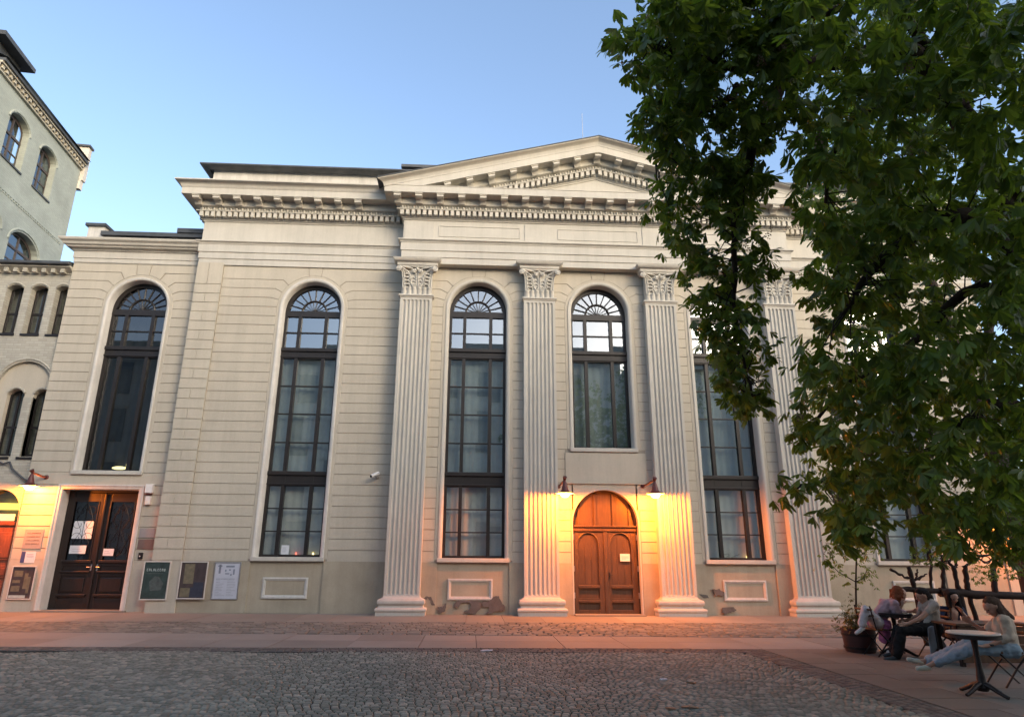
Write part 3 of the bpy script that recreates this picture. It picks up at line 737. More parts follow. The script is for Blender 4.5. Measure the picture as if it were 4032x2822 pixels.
def modillion(x, y, parent, z=13.08):
    mb = MB(); prof = [(0.0, z), (-0.33, z), (-0.33, z - 0.045), (-0.315, z - 0.05), (-0.315, z - 0.075), (-0.33, z - 0.085), (-0.325, z - 0.125), (-0.27, z - 0.15), (-0.2, z - 0.12), (-0.12, z - 0.13), (-0.05, z - 0.235), (0.0, z - 0.25)]
    n = len(prof); w = 0.11
    rows = [[(x + s * w, y + p[0], p[1]) for p in prof] for s in (-1, 1)]
    mb.loft(rows, True, True)
    mb.box(x - w - 0.018, x + w + 0.018, y - 0.345, y, z - 0.040, z + 0.002)
    mb.tube([(x - w, y - 0.31, z - 0.105), (x + w, y - 0.31, z - 0.105)], 0.026, 8)
    return build(mb, 'modillion', M['trim'], parent, org=(x, y, z))
m0 = modillion(-7.45, 0.55 - 0.26, cor)
for k in range(1, 9): dup(m0, (0.668 * k, 0, 0), cor)
for k in range(9): dup(m0, (26.9 - 0.668 * k, 0, 0), cor)
for k in range(20): dup(m0, (-7.45 * -1 - 0.737 + 0.7085 * k, -0.55, 0), cor)

# ------------------------------------------------------------------ pediment
SL = 0.2565; XA, ZA = 6.0, 15.335           # slope and apex of the top edge
zr = lambda x: ZA - SL * abs(x - XA)
def rake(mb, prof, clip, y0=0.0):
    """profile (o, h): o out from the frieze plane, h below the top edge; both slopes"""
    for s in (-1, 1):
        rows = []
        for (o, h) in prof:
            xe = 6.0 + 6.53 + o
            if clip is not None and ZA + h - SL * (xe - 6.0) < clip: xe = 6.0 + (ZA + h - clip) / SL
            xe = max(xe, 6.001)
            pts = [(6.0, y0 - o, ZA + h), (6.0 + s * (xe - 6.0), y0 - o, ZA + h - SL * (xe - 6.0))]
            rows.append(pts)
        mb.loft(rows); mb.poly([r[1] for r in rows])
CL = 13.328
mb = MB()
rake(mb, [(-0.3, -0.02), (0.835, 0.0), (0.835, -0.04), (0.80, -0.06), (0.74, -0.085), (0.69, -0.12), (0.67, -0.165), (0.655, -0.2), (0.645, -0.26), (-0.3, -0.262)], None)
ped = build(mb, 'raking_cornice', M['trim'], hall)
mb = MB()
rake(mb, [(-0.1, -0.262), (0.635, -0.262), (0.635, -0.50), (0.61, -0.50), (0.61, -0.485), (0.26, -0.485), (0.26, -0.70), (0.245, -0.715), (0.15, -0.75), (0.12, -0.855), (0.24, -0.865), (0.235, -0.895), (0.04, -0.90), (0.04, -1.10), (0.08, -1.105), (0.075, -1.13), (0.035, -1.15), (0.03, -1.19), (0.0, -1.20), (-0.1, -1.20)], CL)
build(mb, 'raking_bed_moulding', M['trim'], hall)
mb = MB(); mb.prism([(0.8, CL), (11.2, CL), (6, 14.25)], 0.0, 0.2)
build(mb, 'tympanum', M['trim'], hall)
mb = MB(); eg = MB()
for s in (-1, 1):
    n = 26
    for k in range(n):
        u = 0.12 + k * 0.19; x = 6 + s * u; z = ZA - 1.0 - SL * u
        if z - 0.1 > CL + 0.02:
            q = SL * 0.05
            pts = [(x - 0.058, z - 0.08 + s * q), (x + 0.058, z - 0.08 - s * q), (x + 0.058, z + 0.095 - s * q), (x - 0.058, z + 0.095 + s * q)]; mb.prism(pts, -0.225, -0.035)
        z2 = ZA - 0.80 - SL * u
        if z2 - 0.06 > CL: eg.ball((x, -0.17, z2), 0.05, (0.8, 0.75, 1.1), 7); eg.box(x + 0.082, x + 0.102, -0.185, -0.13, z2 - 0.05 - s * SL * .09, z2 + 0.06 - s * SL * .09)
build(mb, 'dentil_course', M['trim'], hall); build(eg, 'egg_moulding', M['trim'], hall, smooth=50)
for k in range(-7, 8):
    x = 6 + 0.73 * k; z = ZA - 0.49 - SL * abs(0.73 * k)
    if z - 0.15 < CL - 0.1: continue
    o = dup(m0, (x + 7.45, -0.55, z - 13.08), ped)
    o.rotation_euler.y = math.atan(SL) * (0 if k == 0 else (1 if k > 0 else -1))
# roofs
mb = MB()
for s in (-1, 1):
    xe = 6 + s * 7.40
    mb.poly([(6, -0.86, ZA + 0.02), (xe, -0.86, ZA + 0.02 - SL * 7.4), (xe, 12, ZA + 0.02 - SL * 7.4), (6, 12, ZA + 0.02)])
    mb.poly([(6, -0.86, ZA - 0.012), (xe, -0.86, ZA - 0.012 - SL * 7.4), (xe, 0.0, ZA - 0.012 - SL * 7.4), (6, 0, ZA - 0.012)])
    mb.poly([(6, -0.86, ZA + 0.02), (xe, -0.86, ZA + 0.02 - SL * 7.4), (xe, -0.86, ZA - 0.012 - SL * 7.4), (6, -0.86, ZA - 0.012)])
build(mb, 'pediment_roof', M['roof'], hall, recalc=False)
mb = MB(); mb.box(-7.39, 19.39, 0.9, 15.9, 13.4, 14.585); build(mb, 'attic_wall', M['chalk'], hall)
mb = MB(); mb.sweep([(-7.39, 15), (-7.39, 0.9), (19.39, 0.9), (19.39, 15)], [(-0.4, 14.588), (0.10, 14.588), (0.12, 14.52), (0.28, 14.56), (0.37, 14.60), (0.37, 14.65), (-0.4, 14.80)]); mb.poly([(-7.3, 0.9, 14.78), (19.3, 0.9, 14.78), (19.3, 15, 15.2), (-7.3, 15, 15.2)])
build(mb, 'roof', M['roof'], hall)
mb = MB(); mb.box(-0.75, 12.75, 1.9, 14, 14.6, 15.45); mb.box(-0.95, 12.95, 1.6, 14.2, 15.45, 15.56); build(mb, 'upper_roof', M['roof'], hall)
rod = MB(); rod.tube([(5.78, 1.0, 14.9), (5.78, 1.0, 17.62)], [0.014, 0.009], 6); rod.lathe([(0.05, 0), (0.05, .25), (0.02, .3)], (5.78, 1.0, 14.9), 8)
tag(build(rod, 'lightning_rod', M['steel'], None, org=(5.78, 1.0, 14.9)), 'thin lightning rod standing behind the top of the pediment', 'lightning rod')

# ------------------------------------------------------------------ entrance door
door = MB(); y0 = YP + 0.20
door.prism([(XD - RD, 0.02), (XD + RD, 0.02)] + arcpts(XD, ZD, RD, 0, PI, 24), y0 + 0.02, y0 + 0.08)
dr = build(door, 'entrance_door', M['wood'], hall, org=(XD, y0, 0))
tr_ = MB(); tr_.box(XD - RD, XD + RD, y0 - 0.07, y0 + 0.02, 2.35, 2.42, 0.01); tr_.box(XD - RD, XD + RD, y0 - 0.045, y0 + 0.02, 2.42, 2.47, 0.01); tr_.box(XD - RD, XD + RD, y0 - 0.09, y0 + 0.02, 2.47, 2.52, 0.01)
build(tr_, 'transom', M['wood'], dr)
tp = MB()
for x in (-0.78, -0.28, 0.28, 0.78):
    h = math.sqrt(RD ** 2 - x * x); tp.box(XD + x - 0.035, XD + x + 0.035, y0 - 0.02, y0 + 0.02, 2.52, ZD + h - 0.02)
ring = [[(p[0], y0 + dy, p[1]) for p in arcpts(XD, ZD, r, 0, PI, 28)] for (r, dy) in ((RD, -0.02), (RD - 0.07, -0.02), (RD - 0.07, 0.02))]
tp.loft(ring)
build(tp, 'tympanum_boards', M['wood'], dr)
def door_leaf(s):
    a, b = (XD - RD + 0.03, XD - 0.02) if s < 0 else (XD + 0.02, XD + RD - 0.03)
    lf = MB(); st = 0.13
    lf.box(a, a + st, y0 - 0.025, y0 + 0.02, 0.03, 2.34, 0.006); lf.box(b - st - 0.06, b, y0 - 0.025, y0 + 0.02, 0.03, 2.34, 0.006)
    for (z0, z1) in ((0.03, 0.13), (0.33, 0.45), (0.70, 0.82)): lf.box(a + st, b - st - .06, y0 - 0.02, y0 + 0.02, z0, z1, 0.006)
    for (z0, z1) in ((0.33, 0.40), (0.73, 0.81)): lf.box(a + st - 0.01, b - st - .05, y0 - 0.05, y0 - 0.015, z0, z1, 0.01)
    xm, hw = (a + b - .06) / 2, (b - a - 2 * st - .06) / 2
    # top rail with arched panel head
    P = arcpts(xm, 2.0, hw, 0, PI, 14)
    for (p, q) in zip(P[:-1], P[1:]): lf.prism([(p[0], p[1]), (p[0], 2.34), (q[0], 2.34), (q[0], q[1])], y0 - 0.02, y0 + 0.02)
    lf.tube([(p[0], y0 - 0.02, p[1]) for p in P], 0.018, 6)
    for x in (xm - hw * 0.33, xm + hw * 0.33): lf.box(x - 0.006, x + 0.006, y0 + 0.012, y0 + 0.03, 0.82, 2.2)
    l = build(lf, 'door_leaf', M['wood'], dr)
    h = MB(); hx = (b - 0.07) if s < 0 else (a + 0.07)
    if s > 0: h.box(hx - 0.02, hx + 0.02, y0 - 0.04, y0 - 0.02, 1.0, 1.18, 0.004); h.tube([(hx, y0 - 0.04, 1.1), (hx, y0 - 0.08, 1.1), (hx + 0.1, y0 - 0.085, 1.1)], 0.01, 6); build(h, 'handle', M['black'], l)
    hg = MB(); xx = a if s < 0 else b
    for z in (0.45, 1.2, 2.1): hg.box(xx - 0.02, xx + 0.02, y0 - 0.04, y0 - 0.024, z, z + 0.16, 0.004)
    build(hg, 'hinge', M['steel'], l)
door_leaf(-1); door_leaf(1)
mp = MB(); mp.box(XD - 0.06, XD + 0.06, y0 - 0.05, y0 + 0.02, 0.03, 2.34, 0.02); build(mp, 'meeting_stile', M['wood'], dr)
st = MB(); st.box(XD - RD - 0.03, XD + RD + 0.03, -0.05, y0 + 0.1, 0.0, 0.03, 0.006); build(st, 'doorstep', M['slab'], hall)
# ------------------------------------------------------------------ side annex with its own door
annex = thing('side_annex', 'lower cream annex at the left end, tall dark arched window above its double door', 'building', (-9.4, 0.85, 0))
YA = 0.85; XW = -9.16; AX0, AX1 = -11.46, -7.30
zsA = [3.66 + 0.3135 * k for k in range(23)] + [10.86]
mb = MB(); courses(mb, AX0, AX1, zsA[1:], YA, XW, ZC, 4.0, r1=1.13, r2=1.40)
lo = [1.43 + 0.3135 * k for k in range(7)] + [3.58]
DX0, DX1, DT = -10.36, -8.12, 3.46
courses(mb, AX0, DX0 - 0.14, lo, YA); courses(mb, DX1 + 0.17, AX1, lo, YA)
mb.box(AX0, AX1, YA, YA + 0.022, 3.60, zsA[1] - GV / 2)
mb.box(AX0, DX0 - 0.10, YA - 0.012, YA + 0.1, 0, 1.42); mb.box(DX1 + 0.13, AX1, YA - 0.012, YA + 0.1, 0, 1.42)
mb.mi = 1
wall_open(mb, AX0, AX1, 3.60, 11.4, YA + 0.018, XW, 1.13, 3.98, ZC)
for (a, b) in ((AX0, DX0), (DX1, AX1)): mb.poly([(a, YA + .018, 0), (b, YA + .018, 0), (b, YA + .018, 3.6), (a, YA + .018, 3.6)])
mb.poly([(DX0, YA + .018, DT), (DX1, YA + .018, DT), (DX1, YA + .018, 3.6), (DX0, YA + .018, 3.6)])
mb.mi = 0
opening_trim(mb, XW, 3.98, ZC, YA, [(1.13, 0.018), (1.12, 0.0), (1.03, 0.0)])
mb.poly([(AX0, YA, 0), (AX0, 9, 0), (AX0, 9, 11.4), (AX0, YA, 11.4)])
build(mb, 'wall', [M['plaster'], M['groove']], annex)
t = MB(); opening_trim(t, XW, 3.98, ZC, YA, [(1.03, 0.0), (1.02, -0.03), (0.985, -0.035), (0.945, -0.015), (0.93, 0.015), (0.93, 0.47)])
build(t, 'window_surround', M['chalk'], annex, smooth=40)
# door surround
t = MB()
out = [(DX0 - 0.13, 0), (DX0 - 0.13, 3.60), (DX1 + 0.16, 3.60), (DX1 + 0.16, 0)]; inn = [(DX0, 0), (DX0, DT), (DX1, DT), (DX1, 0)]
lerp = lambda f: [(o[0] + (i[0] - o[0]) * f, o[1] + (i[1] - o[1]) * f) for o, i in zip(out, inn)]
t.loft([[(p[0], YA + dy, p[1]) for p in lerp(f)] for (f, dy) in ((0, 0.02), (0, -0.05), (0.3, -0.055), (0.35, -0.03), (0.8, -0.025), (1, -0.01), (1, 0.42))])
build(t, 'door_surround', M['chalk'], annex)
st = MB(); st.box(DX0 - 0.16, DX1 + 0.2, YA - 0.14, YA + 0.5, 0, 0.045, 0.008); build(st, 'doorstep', M['slab'], annex)
# window
mb, f, rects, zf = window_bars(XW, YA, 4.02, t3=None)
w = build(mb, 'window', M['frame'], annex, org=(XW, YA + .35, 4.02)); build(f, 'fanlight', M['frame'], w, smooth=40)
g = MB(); yg = YA + 0.362
for (xa, xb, za, zb) in rects:
    a, b = RNG.normal(0, 0.004), RNG.normal(0, 0.004)
    g.poly([(x, yg + a * (x - xa) + b * (z - za), z) for (x, z) in ((xa, za), (xb, za), (xb, zb), (xa, zb))])
g.poly([(XW + 0.94 * math.cos(t_), yg, zf + 0.94 * math.sin(t_)) for t_ in np.linspace(0, PI, 20)])
build(g, 'pane', M['glassdark'], w, recalc=False)
cu = MB(); xs = np.linspace(XW - 1, XW + 1, 90)
M['curtain'] = rough_mat('dim_grey_curtain', (0.035, 0.035, 0.035), 0.3, 1.2, 12, 0.2, 0.01, 0.95)
cu.loft([[(x, YA + 0.75 + 0.03 * math.sin(x * 17) + 0.03 * math.sin(x * 7.3 + z), z) for x in xs] for z in np.linspace(4.0, 10.2, 8)]); build(cu, 'curtain', M['curtain'], w, smooth=60)
d = MB(); d.box(XW - 1.3, XW + 1.3, YA + 0.48, YA + 1.4, 3.7, 10.7); del d.F[2], d.M[2]; build(d, 'room', M['dark'], w, recalc=False)
lp = MB(); c0 = at(470, 1842, YA + 0.6); lp.ball((c0.x, c0.y, c0.z), 0.10, (2.3, 1, 0.55), 10); c1 = at(503, 1832, YA + 0.6); lp.ball((c1.x, c1.y, c1.z), 0.07, (0.7, 1, 1.7), 8)
M['lampglow'] = emit_mat('lit_table_lamp', (1.0, 0.80, 0.36), 1.3); build(lp, 'table_lamp', M['lampglow'], w, smooth=60)
s = MB(); s.box(XW - 1.05, XW + 1.05, YA - 0.07, YA + 0.33, 3.90, 4.02, 0.012); build(s, 'sill', M['trim'], w)
# entablature and roof of the annex
AP = [(AX0, 6), (AX0, YA), (AX1, YA)]
mb = MB(); mb.sweep(AP, [(-0.2, 10.86), (0.0, 10.86), (0.0, 10.88), (0.025, 10.885), (0.025, 11.03), (0.05, 11.035), (0.05, 11.27), (-0.2, 11.27)]); build(mb, 'architrave', M['trim'], annex)
mb = MB(); mb.sweep(AP, [(-0.2, 11.271), (0.05, 11.271), (0.09, 11.29), (0.10, 11.33), (0.22, 11.36), (0.24, 11.40), (0.30, 11.43), (0.33, 11.50), (0.40, 11.55), (0.42, 11.60), (0.42, 11.63), (-0.2, 11.68)]); build(mb, 'cornice', M['trim'], annex)
mb = MB(); mb.box(AX0 + 0.02, AX1, 1.5, 9, 11.6, 12.12); mb.box(AX0 + 0.5, AX1, 1.1, 9, 12.05, 12.2)
mb.poly([(AX0 + .5, 1.1, 12.2), (AX1, 1.1, 12.2), (AX1, 9, 13.0), (AX0 + .5, 9, 13.0)]); mb.box(-8.4, AX1, 1.05, 3, 12.2, 12.36); build(mb, 'roof', M['roof'], annex)
mb = MB(); mb.box(AX0, AX0 + 0.55, 1.2, 8, 11.6, 12.40); mb.mi = 1; mb.box(AX0 - 0.08, AX0 + 0.6, 1.12, 8, 12.40, 12.50); build(mb, 'parapet', [M['chalk'], M['roof']], annex)
# double door of the annex
yd = YA + 0.40
fr = MB(); fr.box(DX0, DX0 + 0.06, yd - 0.03, yd + 0.1, 0.05, DT); fr.box(DX1 - 0.06, DX1, yd - 0.03, yd + 0.1, 0.05, DT); fr.box(DX0 + .06, DX1 - .06, yd - 0.03, yd + 0.1, DT - 0.06, DT); fr.box(DX0, DX1, yd + 0.09, yd + 0.12, 0.05, DT)
dd = build(fr, 'double_door', M['wooddark'], annex, org=((DX0 + DX1) / 2, yd, 0.05))
def annex_leaf(a, b, y):
    lf = MB(); st = 0.15
    lf.box(a, a + st, y - 0.03, y + 0.03, 0.05, 3.38, 0.006); lf.box(b - st, b, y - 0.03, y + 0.03, 0.05, 3.38, 0.006)
    for (z0, z1) in ((0.05, 0.34), (0.98, 1.10), (1.26, 1.40), (3.12, 3.38)): lf.box(a + st, b - st, y - 0.028, y + 0.03, z0, z1, 0.006)
    lf.box(a + st, b - st, y + 0.0, y + 0.02, 0.34, 1.30)
    for (z0, z1) in ((0.40, 0.47), (1.06, 1.11), (1.34, 1.42)): lf.box(a + st - .06, b - st + .06, y - 0.075, y - 0.025, z0, z1, 0.014)
    lf.box(a + st + .06, b - st - .06, y - 0.02, y + 0.01, 0.52, 0.92, 0.02)
    for (p, q, c, e) in ((a + st, a + st + .025, 1.42, 3.12), (b - st - .025, b - st, 1.42, 3.12)): lf.box(p, q, y - 0.045, y - 0.02, c, e, 0.006)
    l = build(lf, 'door_leaf', M['wooddark'], dd)
    gl = MB(); gl.poly([(a + st, y + 0.012, 1.40), (b - st, y + 0.012, 1.40), (b - st, y + 0.012, 3.12), (a + st, y + 0.012, 3.12)]); build(gl, 'pane', M['glassdark'], l)
    ir = MB(); xm = (a + b) / 2; yy = y - 0.005; r = 0.0085
    ir.tube([(xm, yy, 1.42), (xm, yy, 3.1)], r, 5)
    for s in (-1, 1):
        for (zc, rr) in ((2.85, 0.15), (2.45, 0.17), (2.05, 0.17), (1.68, 0.15)):
            ir.tube([(xm + s * (0.17 - rr * (1 - 0.03 * k) * math.cos(k * 0.42)) * 1.0, yy, zc + rr * (1 - 0.03 * k) * math.sin(k * 0.42)) for k in range(17)], r, 5)
        ir.tube([(xm, yy, 1.5), (xm + s * 0.13, yy, 1.62), (xm + s * 0.24, yy, 1.9), (xm + s * 0.05, yy, 2.25), (xm + s * 0.24, yy, 2.6), (xm + s * 0.1, yy, 2.95), (xm, yy, 3.08)], r, 5)
    build(ir, 'iron_grille', M['black'], l)
    h = MB(); hx = b - 0.07 if a < -9.5 else a + 0.07; h.tube([(hx, y - 0.03, 1.22), (hx, y - 0.09, 1.22), (hx + (-0.1 if a < -9.5 else 0.1), y - 0.095, 1.22)], 0.012, 6); h.box(hx - 0.02, hx + 0.02, y - 0.04, y - 0.028, 1.12, 1.3, 0.004); build(h, 'handle', M['steel'], l)
annex_leaf(DX0 + 0.06, -9.255, yd); annex_leaf(-9.225, DX1 - 0.06, yd)
po = MB(); po.box(-9.27, -9.20, yd - 0.075, yd - 0.031, 0.06, 3.36, 0.015); build(po, 'meeting_stile', M['wooddark'], dd)
rm = MB(); rm.box(DX0, DX1, yd + 0.12, yd + 0.9, 0, DT); build(rm, 'room', M['dark'], dd, recalc=False)

# ------------------------------------------------------------------ low brick house at the far left
YB = 0.97
low = thing('low_brick_house', 'pale brick house at the left edge with groups of narrow arched windows', 'building', (-13.5, YB, 0))
def seg_opening(x0, x1, z0, z1, rise, n=8):
    """outline of an opening with a segmental head, starting bottom left"""
    w = (x1 - x0) / 2; r = (w * w + rise * rise) / (2 * rise); cx = (x0 + x1) / 2; cz = z1 - r; a = math.asin(min(1, w / r))
    return [(x0, z0)] + [(cx + r * math.sin(t), cz + r * math.cos(t)) for t in np.linspace(-a, a, n + 1)] + [(x1, z0)]
def wall_strip(mb, x0, x1, z0, z1, y, ops):
    """band of wall with openings (outlines as above), left to right"""
    x = x0
    for o in ops:
        a, b = o[0][0], o[-1][0]
        if a > x: mb.poly([(x, y, z0), (a, y, z0), (a, y, z1), (x, y, z1)])
        if o[0][1] > z0: mb.poly([(a, y, z0), (b, y, z0), (b, y, o[0][1]), (a, y, o[0][1])])
        for p, q in zip(o[1:-2], o[2:-1]): mb.poly([(p[0], y, p[1]), (q[0], y, q[1]), (q[0], y, z1), (p[0], y, z1)])
        x = b
    if x1 > x: mb.poly([(x, y, z0), (x1, y, z0), (x1, y, z1), (x, y, z1)])
LX0, LX1 = -19.0, AX0 - 0.002
mb = MB()
tops = [seg_opening(c - 0.275, c + 0.275, 8.38, 10.07, 0.13) for c in (-13.22, -12.44, -11.66 + 0.02)]
tops[2] = seg_opening(-11.93, -11.47, 8.38, 10.07, 0.11)
BX, BZ, BR = -12.28, 6.62, 0.84
big = [(BX - BR, 4.42)] + [(BX + BR * math.cos(t), BZ + BR * math.sin(t)) for t in np.linspace(PI, 0.205, 20)] + [(BX + BR * math.cos(0.2), 4.42)]
DBX, DBZ, DBR = -12.24, 2.78, 0.66
dop = [(DBX - DBR, 0.0)] + [(DBX + DBR * math.cos(t), DBZ + DBR * math.sin(t)) for t in np.linspace(PI, 0, 16)] + [(DBX + DBR, 0.0)]
wall_strip(mb, LX0, LX1, 0, 4.2, YB, [dop]); wall_strip(mb, LX0, LX1, 4.2, 7.9, YB, [big]); wall_strip(mb, LX0, LX1, 7.9, 10.45, YB, tops)
for o, d in [(big, 0.13)] + [(t_, 0.30) for t_ in tops] + [(dop, 0.28)]: mb.loft([[(p[0], YB, p[1]) for p in o], [(p[0], YB + d, p[1]) for p in o]])
mb.box(-12.25 + 0.02, -11.97, YB + 0.06, YB + 0.4, 4.42, 6.3)
build(mb, 'wall', M['brick'], low)
mb = MB()   # rounded hood mouldings over the openings
for o in tops: mb.tube([(p[0], YB - 0.01, p[1] + 0.06) for p in o[1:-1]], 0.035, 6)
mb.tube([(p[0] + (p[0] - BX) * 0.09, YB - 0.005, p[1] + (p[1] - BZ) * 0.09) for p in big[1:-1]], 0.03, 6)
for (a, b) in ((-12.78, -12.25), (-11.97, -11.47)): mb.tube([(p[0], YB + 0.10, p[1] + 0.05) for p in seg_opening(a, b, 4.5, 6.56, 0.16)[1:-1]], 0.035, 6)
build(mb, 'hood_moulding', M['brick'], low, smooth=50)
mb = MB(); tp_ = [seg_opening(-12.78, -12.25, 4.45, 6.56, 0.16), seg_opening(-11.97, -11.47, 4.45, 6.56, 0.16)]
wall_strip(mb, BX - BR - 0.02, LX1, 4.42, 7.5, YB + 0.12, tp_)
for o in tp_: mb.loft([[(p[0], YB + .12, p[1]) for p in o], [(p[0], YB + .32, p[1]) for p in o]])
build(mb, 'arch_infill', M['plaster'], low)
for (a, b, z0, z1, y) in [(c - .29, c + .29, 8.38, 10.1, YB + 0.28) for c in (-13.22, -12.44)] + [(-11.95, -11.47, 8.38, 10.1, YB + .28), (-12.8, -12.23, 4.42, 6.6, YB + .30), (-12.0, -11.47, 4.42, 6.6, YB + .30)]:
    f = MB(); f.box(a, a + .06, y - .03, y + .04, z0, z1); f.box(b - .06, b, y - .03, y + .04, z0, z1); f.box(a, b, y - .03, y + .04, z0, z0 + .12); f.box((a + b) / 2 - .025, (a + b) / 2 + .025, y - .02, y + .04, z0, z1); f.box(a, b, y - .025, y + .04, z0 + (z1 - z0) * .42, z0 + (z1 - z0) * .42 + .07)
    ww = build(f, 'window', M['frame'], low); g = MB(); g.poly([(a, y + .02, z0), (b, y + .02, z0), (b, y + .02, z1), (a, y + .02, z1)]); build(g, 'pane', M['glassdark'], ww)
    r_ = MB(); r_.poly([(a - .1, y + .3, z0 - .1), (b + .1, y + .3, z0 - .1), (b + .1, y + .3, z1 + .1), (a - .1, y + .3, z1 + .1)]); build(r_, 'room', M['dark'], ww)
    s_ = MB(); s_.box(a - 0.0, b + 0.0, YB - .04, y - .035, z0 - .07, z0 - .005); build(s_, 'sill', M['frame'], ww)
mb = MB(); mb.sweep([(LX0, YB), (LX1, YB)], [(-.2, 10.45), (0.0, 10.45), (0.03, 10.47), (0.03, 10.50), (0.22, 10.62), (0.26, 10.64), (0.27, 10.69), (-.2, 10.7)])
k = LX0
while k < LX1 - .15: mb.box(k, k + .13, YB - .2, YB + .02, 10.47, 10.63); k += .30
build(mb, 'cornice', M['brick'], low)
mb = MB(); mb.box(LX0, LX1, YB - .38, YB - .2, 10.70, 10.80, .02); mb.poly([(LX0, YB - .35, 10.81), (LX1, YB - .35, 10.81), (LX1, 7, 12.0), (LX0, 7, 12.0)]); build(mb, 'roof', M['roof'], low)
# its door
yq = YB + .25
mb = MB(); mb.box(DBX - DBR, DBX + DBR, yq, yq + .05, 0.02, 2.42)
for (z0, z1) in ((.15, .75), (.9, 1.25), (1.4, 2.2)):
    for s in (-1, 1): mb.box(DBX + s * .33 - .24, DBX + s * .33 + .24, yq - .03, yq + .01, z0, z1, .015); mb.box(DBX + s * .33 - .17, DBX + s * .33 + .17, yq - .045, yq - .02, z0 + .07, z1 - .07, .012)
mb.box(DBX - DBR, DBX + DBR, yq - .05, yq + .05, 2.40, 2.50, .01)
M['woodred'] = wood_mat('red_brown_door_wood', (0.21, 0.066, 0.032)); dq = build(mb, 'door', M['woodred'], low)
g = MB(); g.poly([(DBX - DBR, yq + .03, 2.45), (DBX + DBR, yq + .03, 2.45), (DBX + DBR, yq + .03, 3.5), (DBX - DBR, yq + .03, 3.5)]); build(g, 'pane', M['glassdark'], dq)
g = MB(); g.poly([(DBX - DBR - .3, yq + .4, 0), (DBX + DBR + .3, yq + .4, 0), (DBX + DBR + .3, yq + .4, 3.6), (DBX - DBR - .3, yq + .4, 3.6)]); build(g, 'room', M['dark'], dq)
g = MB(); g.box(DBX - .2, DBX + .45, yq - .06, yq - .05, 2.53, 2.73); build(g, 'notice', M['paper'], dq)
g = MB(); g.box(DBX - .2, DBX + .48, yq + .1, yq + .16, 2.86, 3.06, .02); M['dimlight'] = emit_mat('lit_ceiling_strip', (1.0, .72, .12), 1.1); build(g, 'lit_fanlight_lamp', M['dimlight'], dq)
pp = MB(); pp.tube([(-12.62, YB - .05, 4.3), (-12.30, YB - .07, 4.2), (-12.12, YB - .07, 4.25), (-12.0, YB - .08, 4.05), (-11.6, YB - .08, 3.75), (-11.48, YB - .08, 3.7)], .03, 6); build(pp, 'cable_pipe', M['roof'], low, smooth=50)
pp = MB(); pp.box(-18.9, LX1 - .01, 1.5, 7, 0, 10.4); build(pp, 'back_walls', M['brick'], low)

# ------------------------------------------------------------------ tall brick house behind it, its wall running towards the back
tall = thing('tall_brick_house', 'tall grey green brick house rising behind the low one, with arched windows', 'building', (-16.6, 7.85, 0))
td = Vector((0.1025, -0.9947, 0)); tn = Vector((0.9947, 0.1025, 0)); T0 = Vector((-16.6, 7.85, 0))
def TP(s, z, o=0.0): p = T0 + td * s + tn * o; return (p.x, p.y, z)
def tquad(mb, s0, s1, z0, z1, o): mb.poly([TP(s0, z0, o), TP(s1, z0, o), TP(s1, z1, o), TP(s0, z1, o)])
def tbox(mb, s0, s1, z0, z1, o0, o1):
    i = len(mb.V)
    for o in (o0, o1):
        for (s, z) in ((s0, z0), (s1, z0), (s1, z1), (s0, z1)): mb.V.append(TP(s, z, o))
    for f in ((0, 1, 2, 3), (7, 6, 5, 4), (0, 4, 5, 1), (1, 5, 6, 2), (2, 6, 7, 3), (3, 7, 4, 0)): mb.F.append([i + q for q in f]); mb.M.append(mb.mi)
def arch_open(s0, s1, z0, zt, n=10):
    c, w = (s0 + s1) / 2, (s1 - s0) / 2; return [(s0, z0)] + [(c + w * math.cos(t), zt - w * .62 + w * .62 * math.sin(t)) for t in np.linspace(PI, 0, n + 1)] + [(s1, z0)]
wins = [(1.85, 3.18, 15.98, 18.05), (4.05, 5.40, 15.98, 18.05)]; wlow = [(1.65, 3.75, 12.2, 13.92), (4.4, 6.3, 12.2, 13.92)]
def tband(mb, s0, s1, z0, z1, ops):
    s = s0
    for o in ops:
        a, b = o[0][0], o[-1][0]; tquad(mb, s, a, z0, z1, 0)
        if o[0][1] > z0: tquad(mb, a, b, z0, o[0][1], 0)
        for p, q in zip(o[1:-2], o[2:-1]): mb.poly([TP(p[0], p[1]), TP(q[0], q[1]), TP(q[0], z1), TP(p[0], z1)])
        s = b
    tquad(mb, s, s1, z0, z1, 0)
mb = MB(); SE = 6.85
ops1 = [arch_open(*w_) for w_ in wins]; ops2 = [arch_open(1.65, 3.75, 12.2, 13.92), arch_open(4.4, 6.1, 12.2, 13.92)]
tband(mb, 0, SE, 0, 14.75, ops2); tband(mb, 0, SE, 14.75, 18.75, ops1)
for o in ops1 + ops2: mb.loft([[TP(p[0], p[1], 0) for p in o], [TP(p[0], p[1], -.32) for p in o]])
mb.poly([TP(0, 0), TP(0, 0, -12), TP(0, 18.75, -12), TP(0, 18.75)]); mb.poly([TP(SE, 0), TP(SE, 0, -12), TP(SE, 18.75, -12), TP(SE, 18.75)])
build(mb, 'wall', M['brickgrey'], tall)
mb = MB()
for o in ops1 + ops2:
    c = ((o[0][0] + o[-1][0]) / 2, o[1][1]); mb.tube([TP(c[0] + (p[0] - c[0]) * 1.1, c[1] + (p[1] - c[1]) * 1.16, 0) for p in o[1:-1]], .05, 6)
tbox(mb, 0.3, SE, 14.78, 14.86, -.02, .035); s = .35
while s < SE: tbox(mb, s, s + .09, 14.70, 14.78, -.02, .03); s += .18
build(mb, 'string_course', M['brickgrey'], tall)
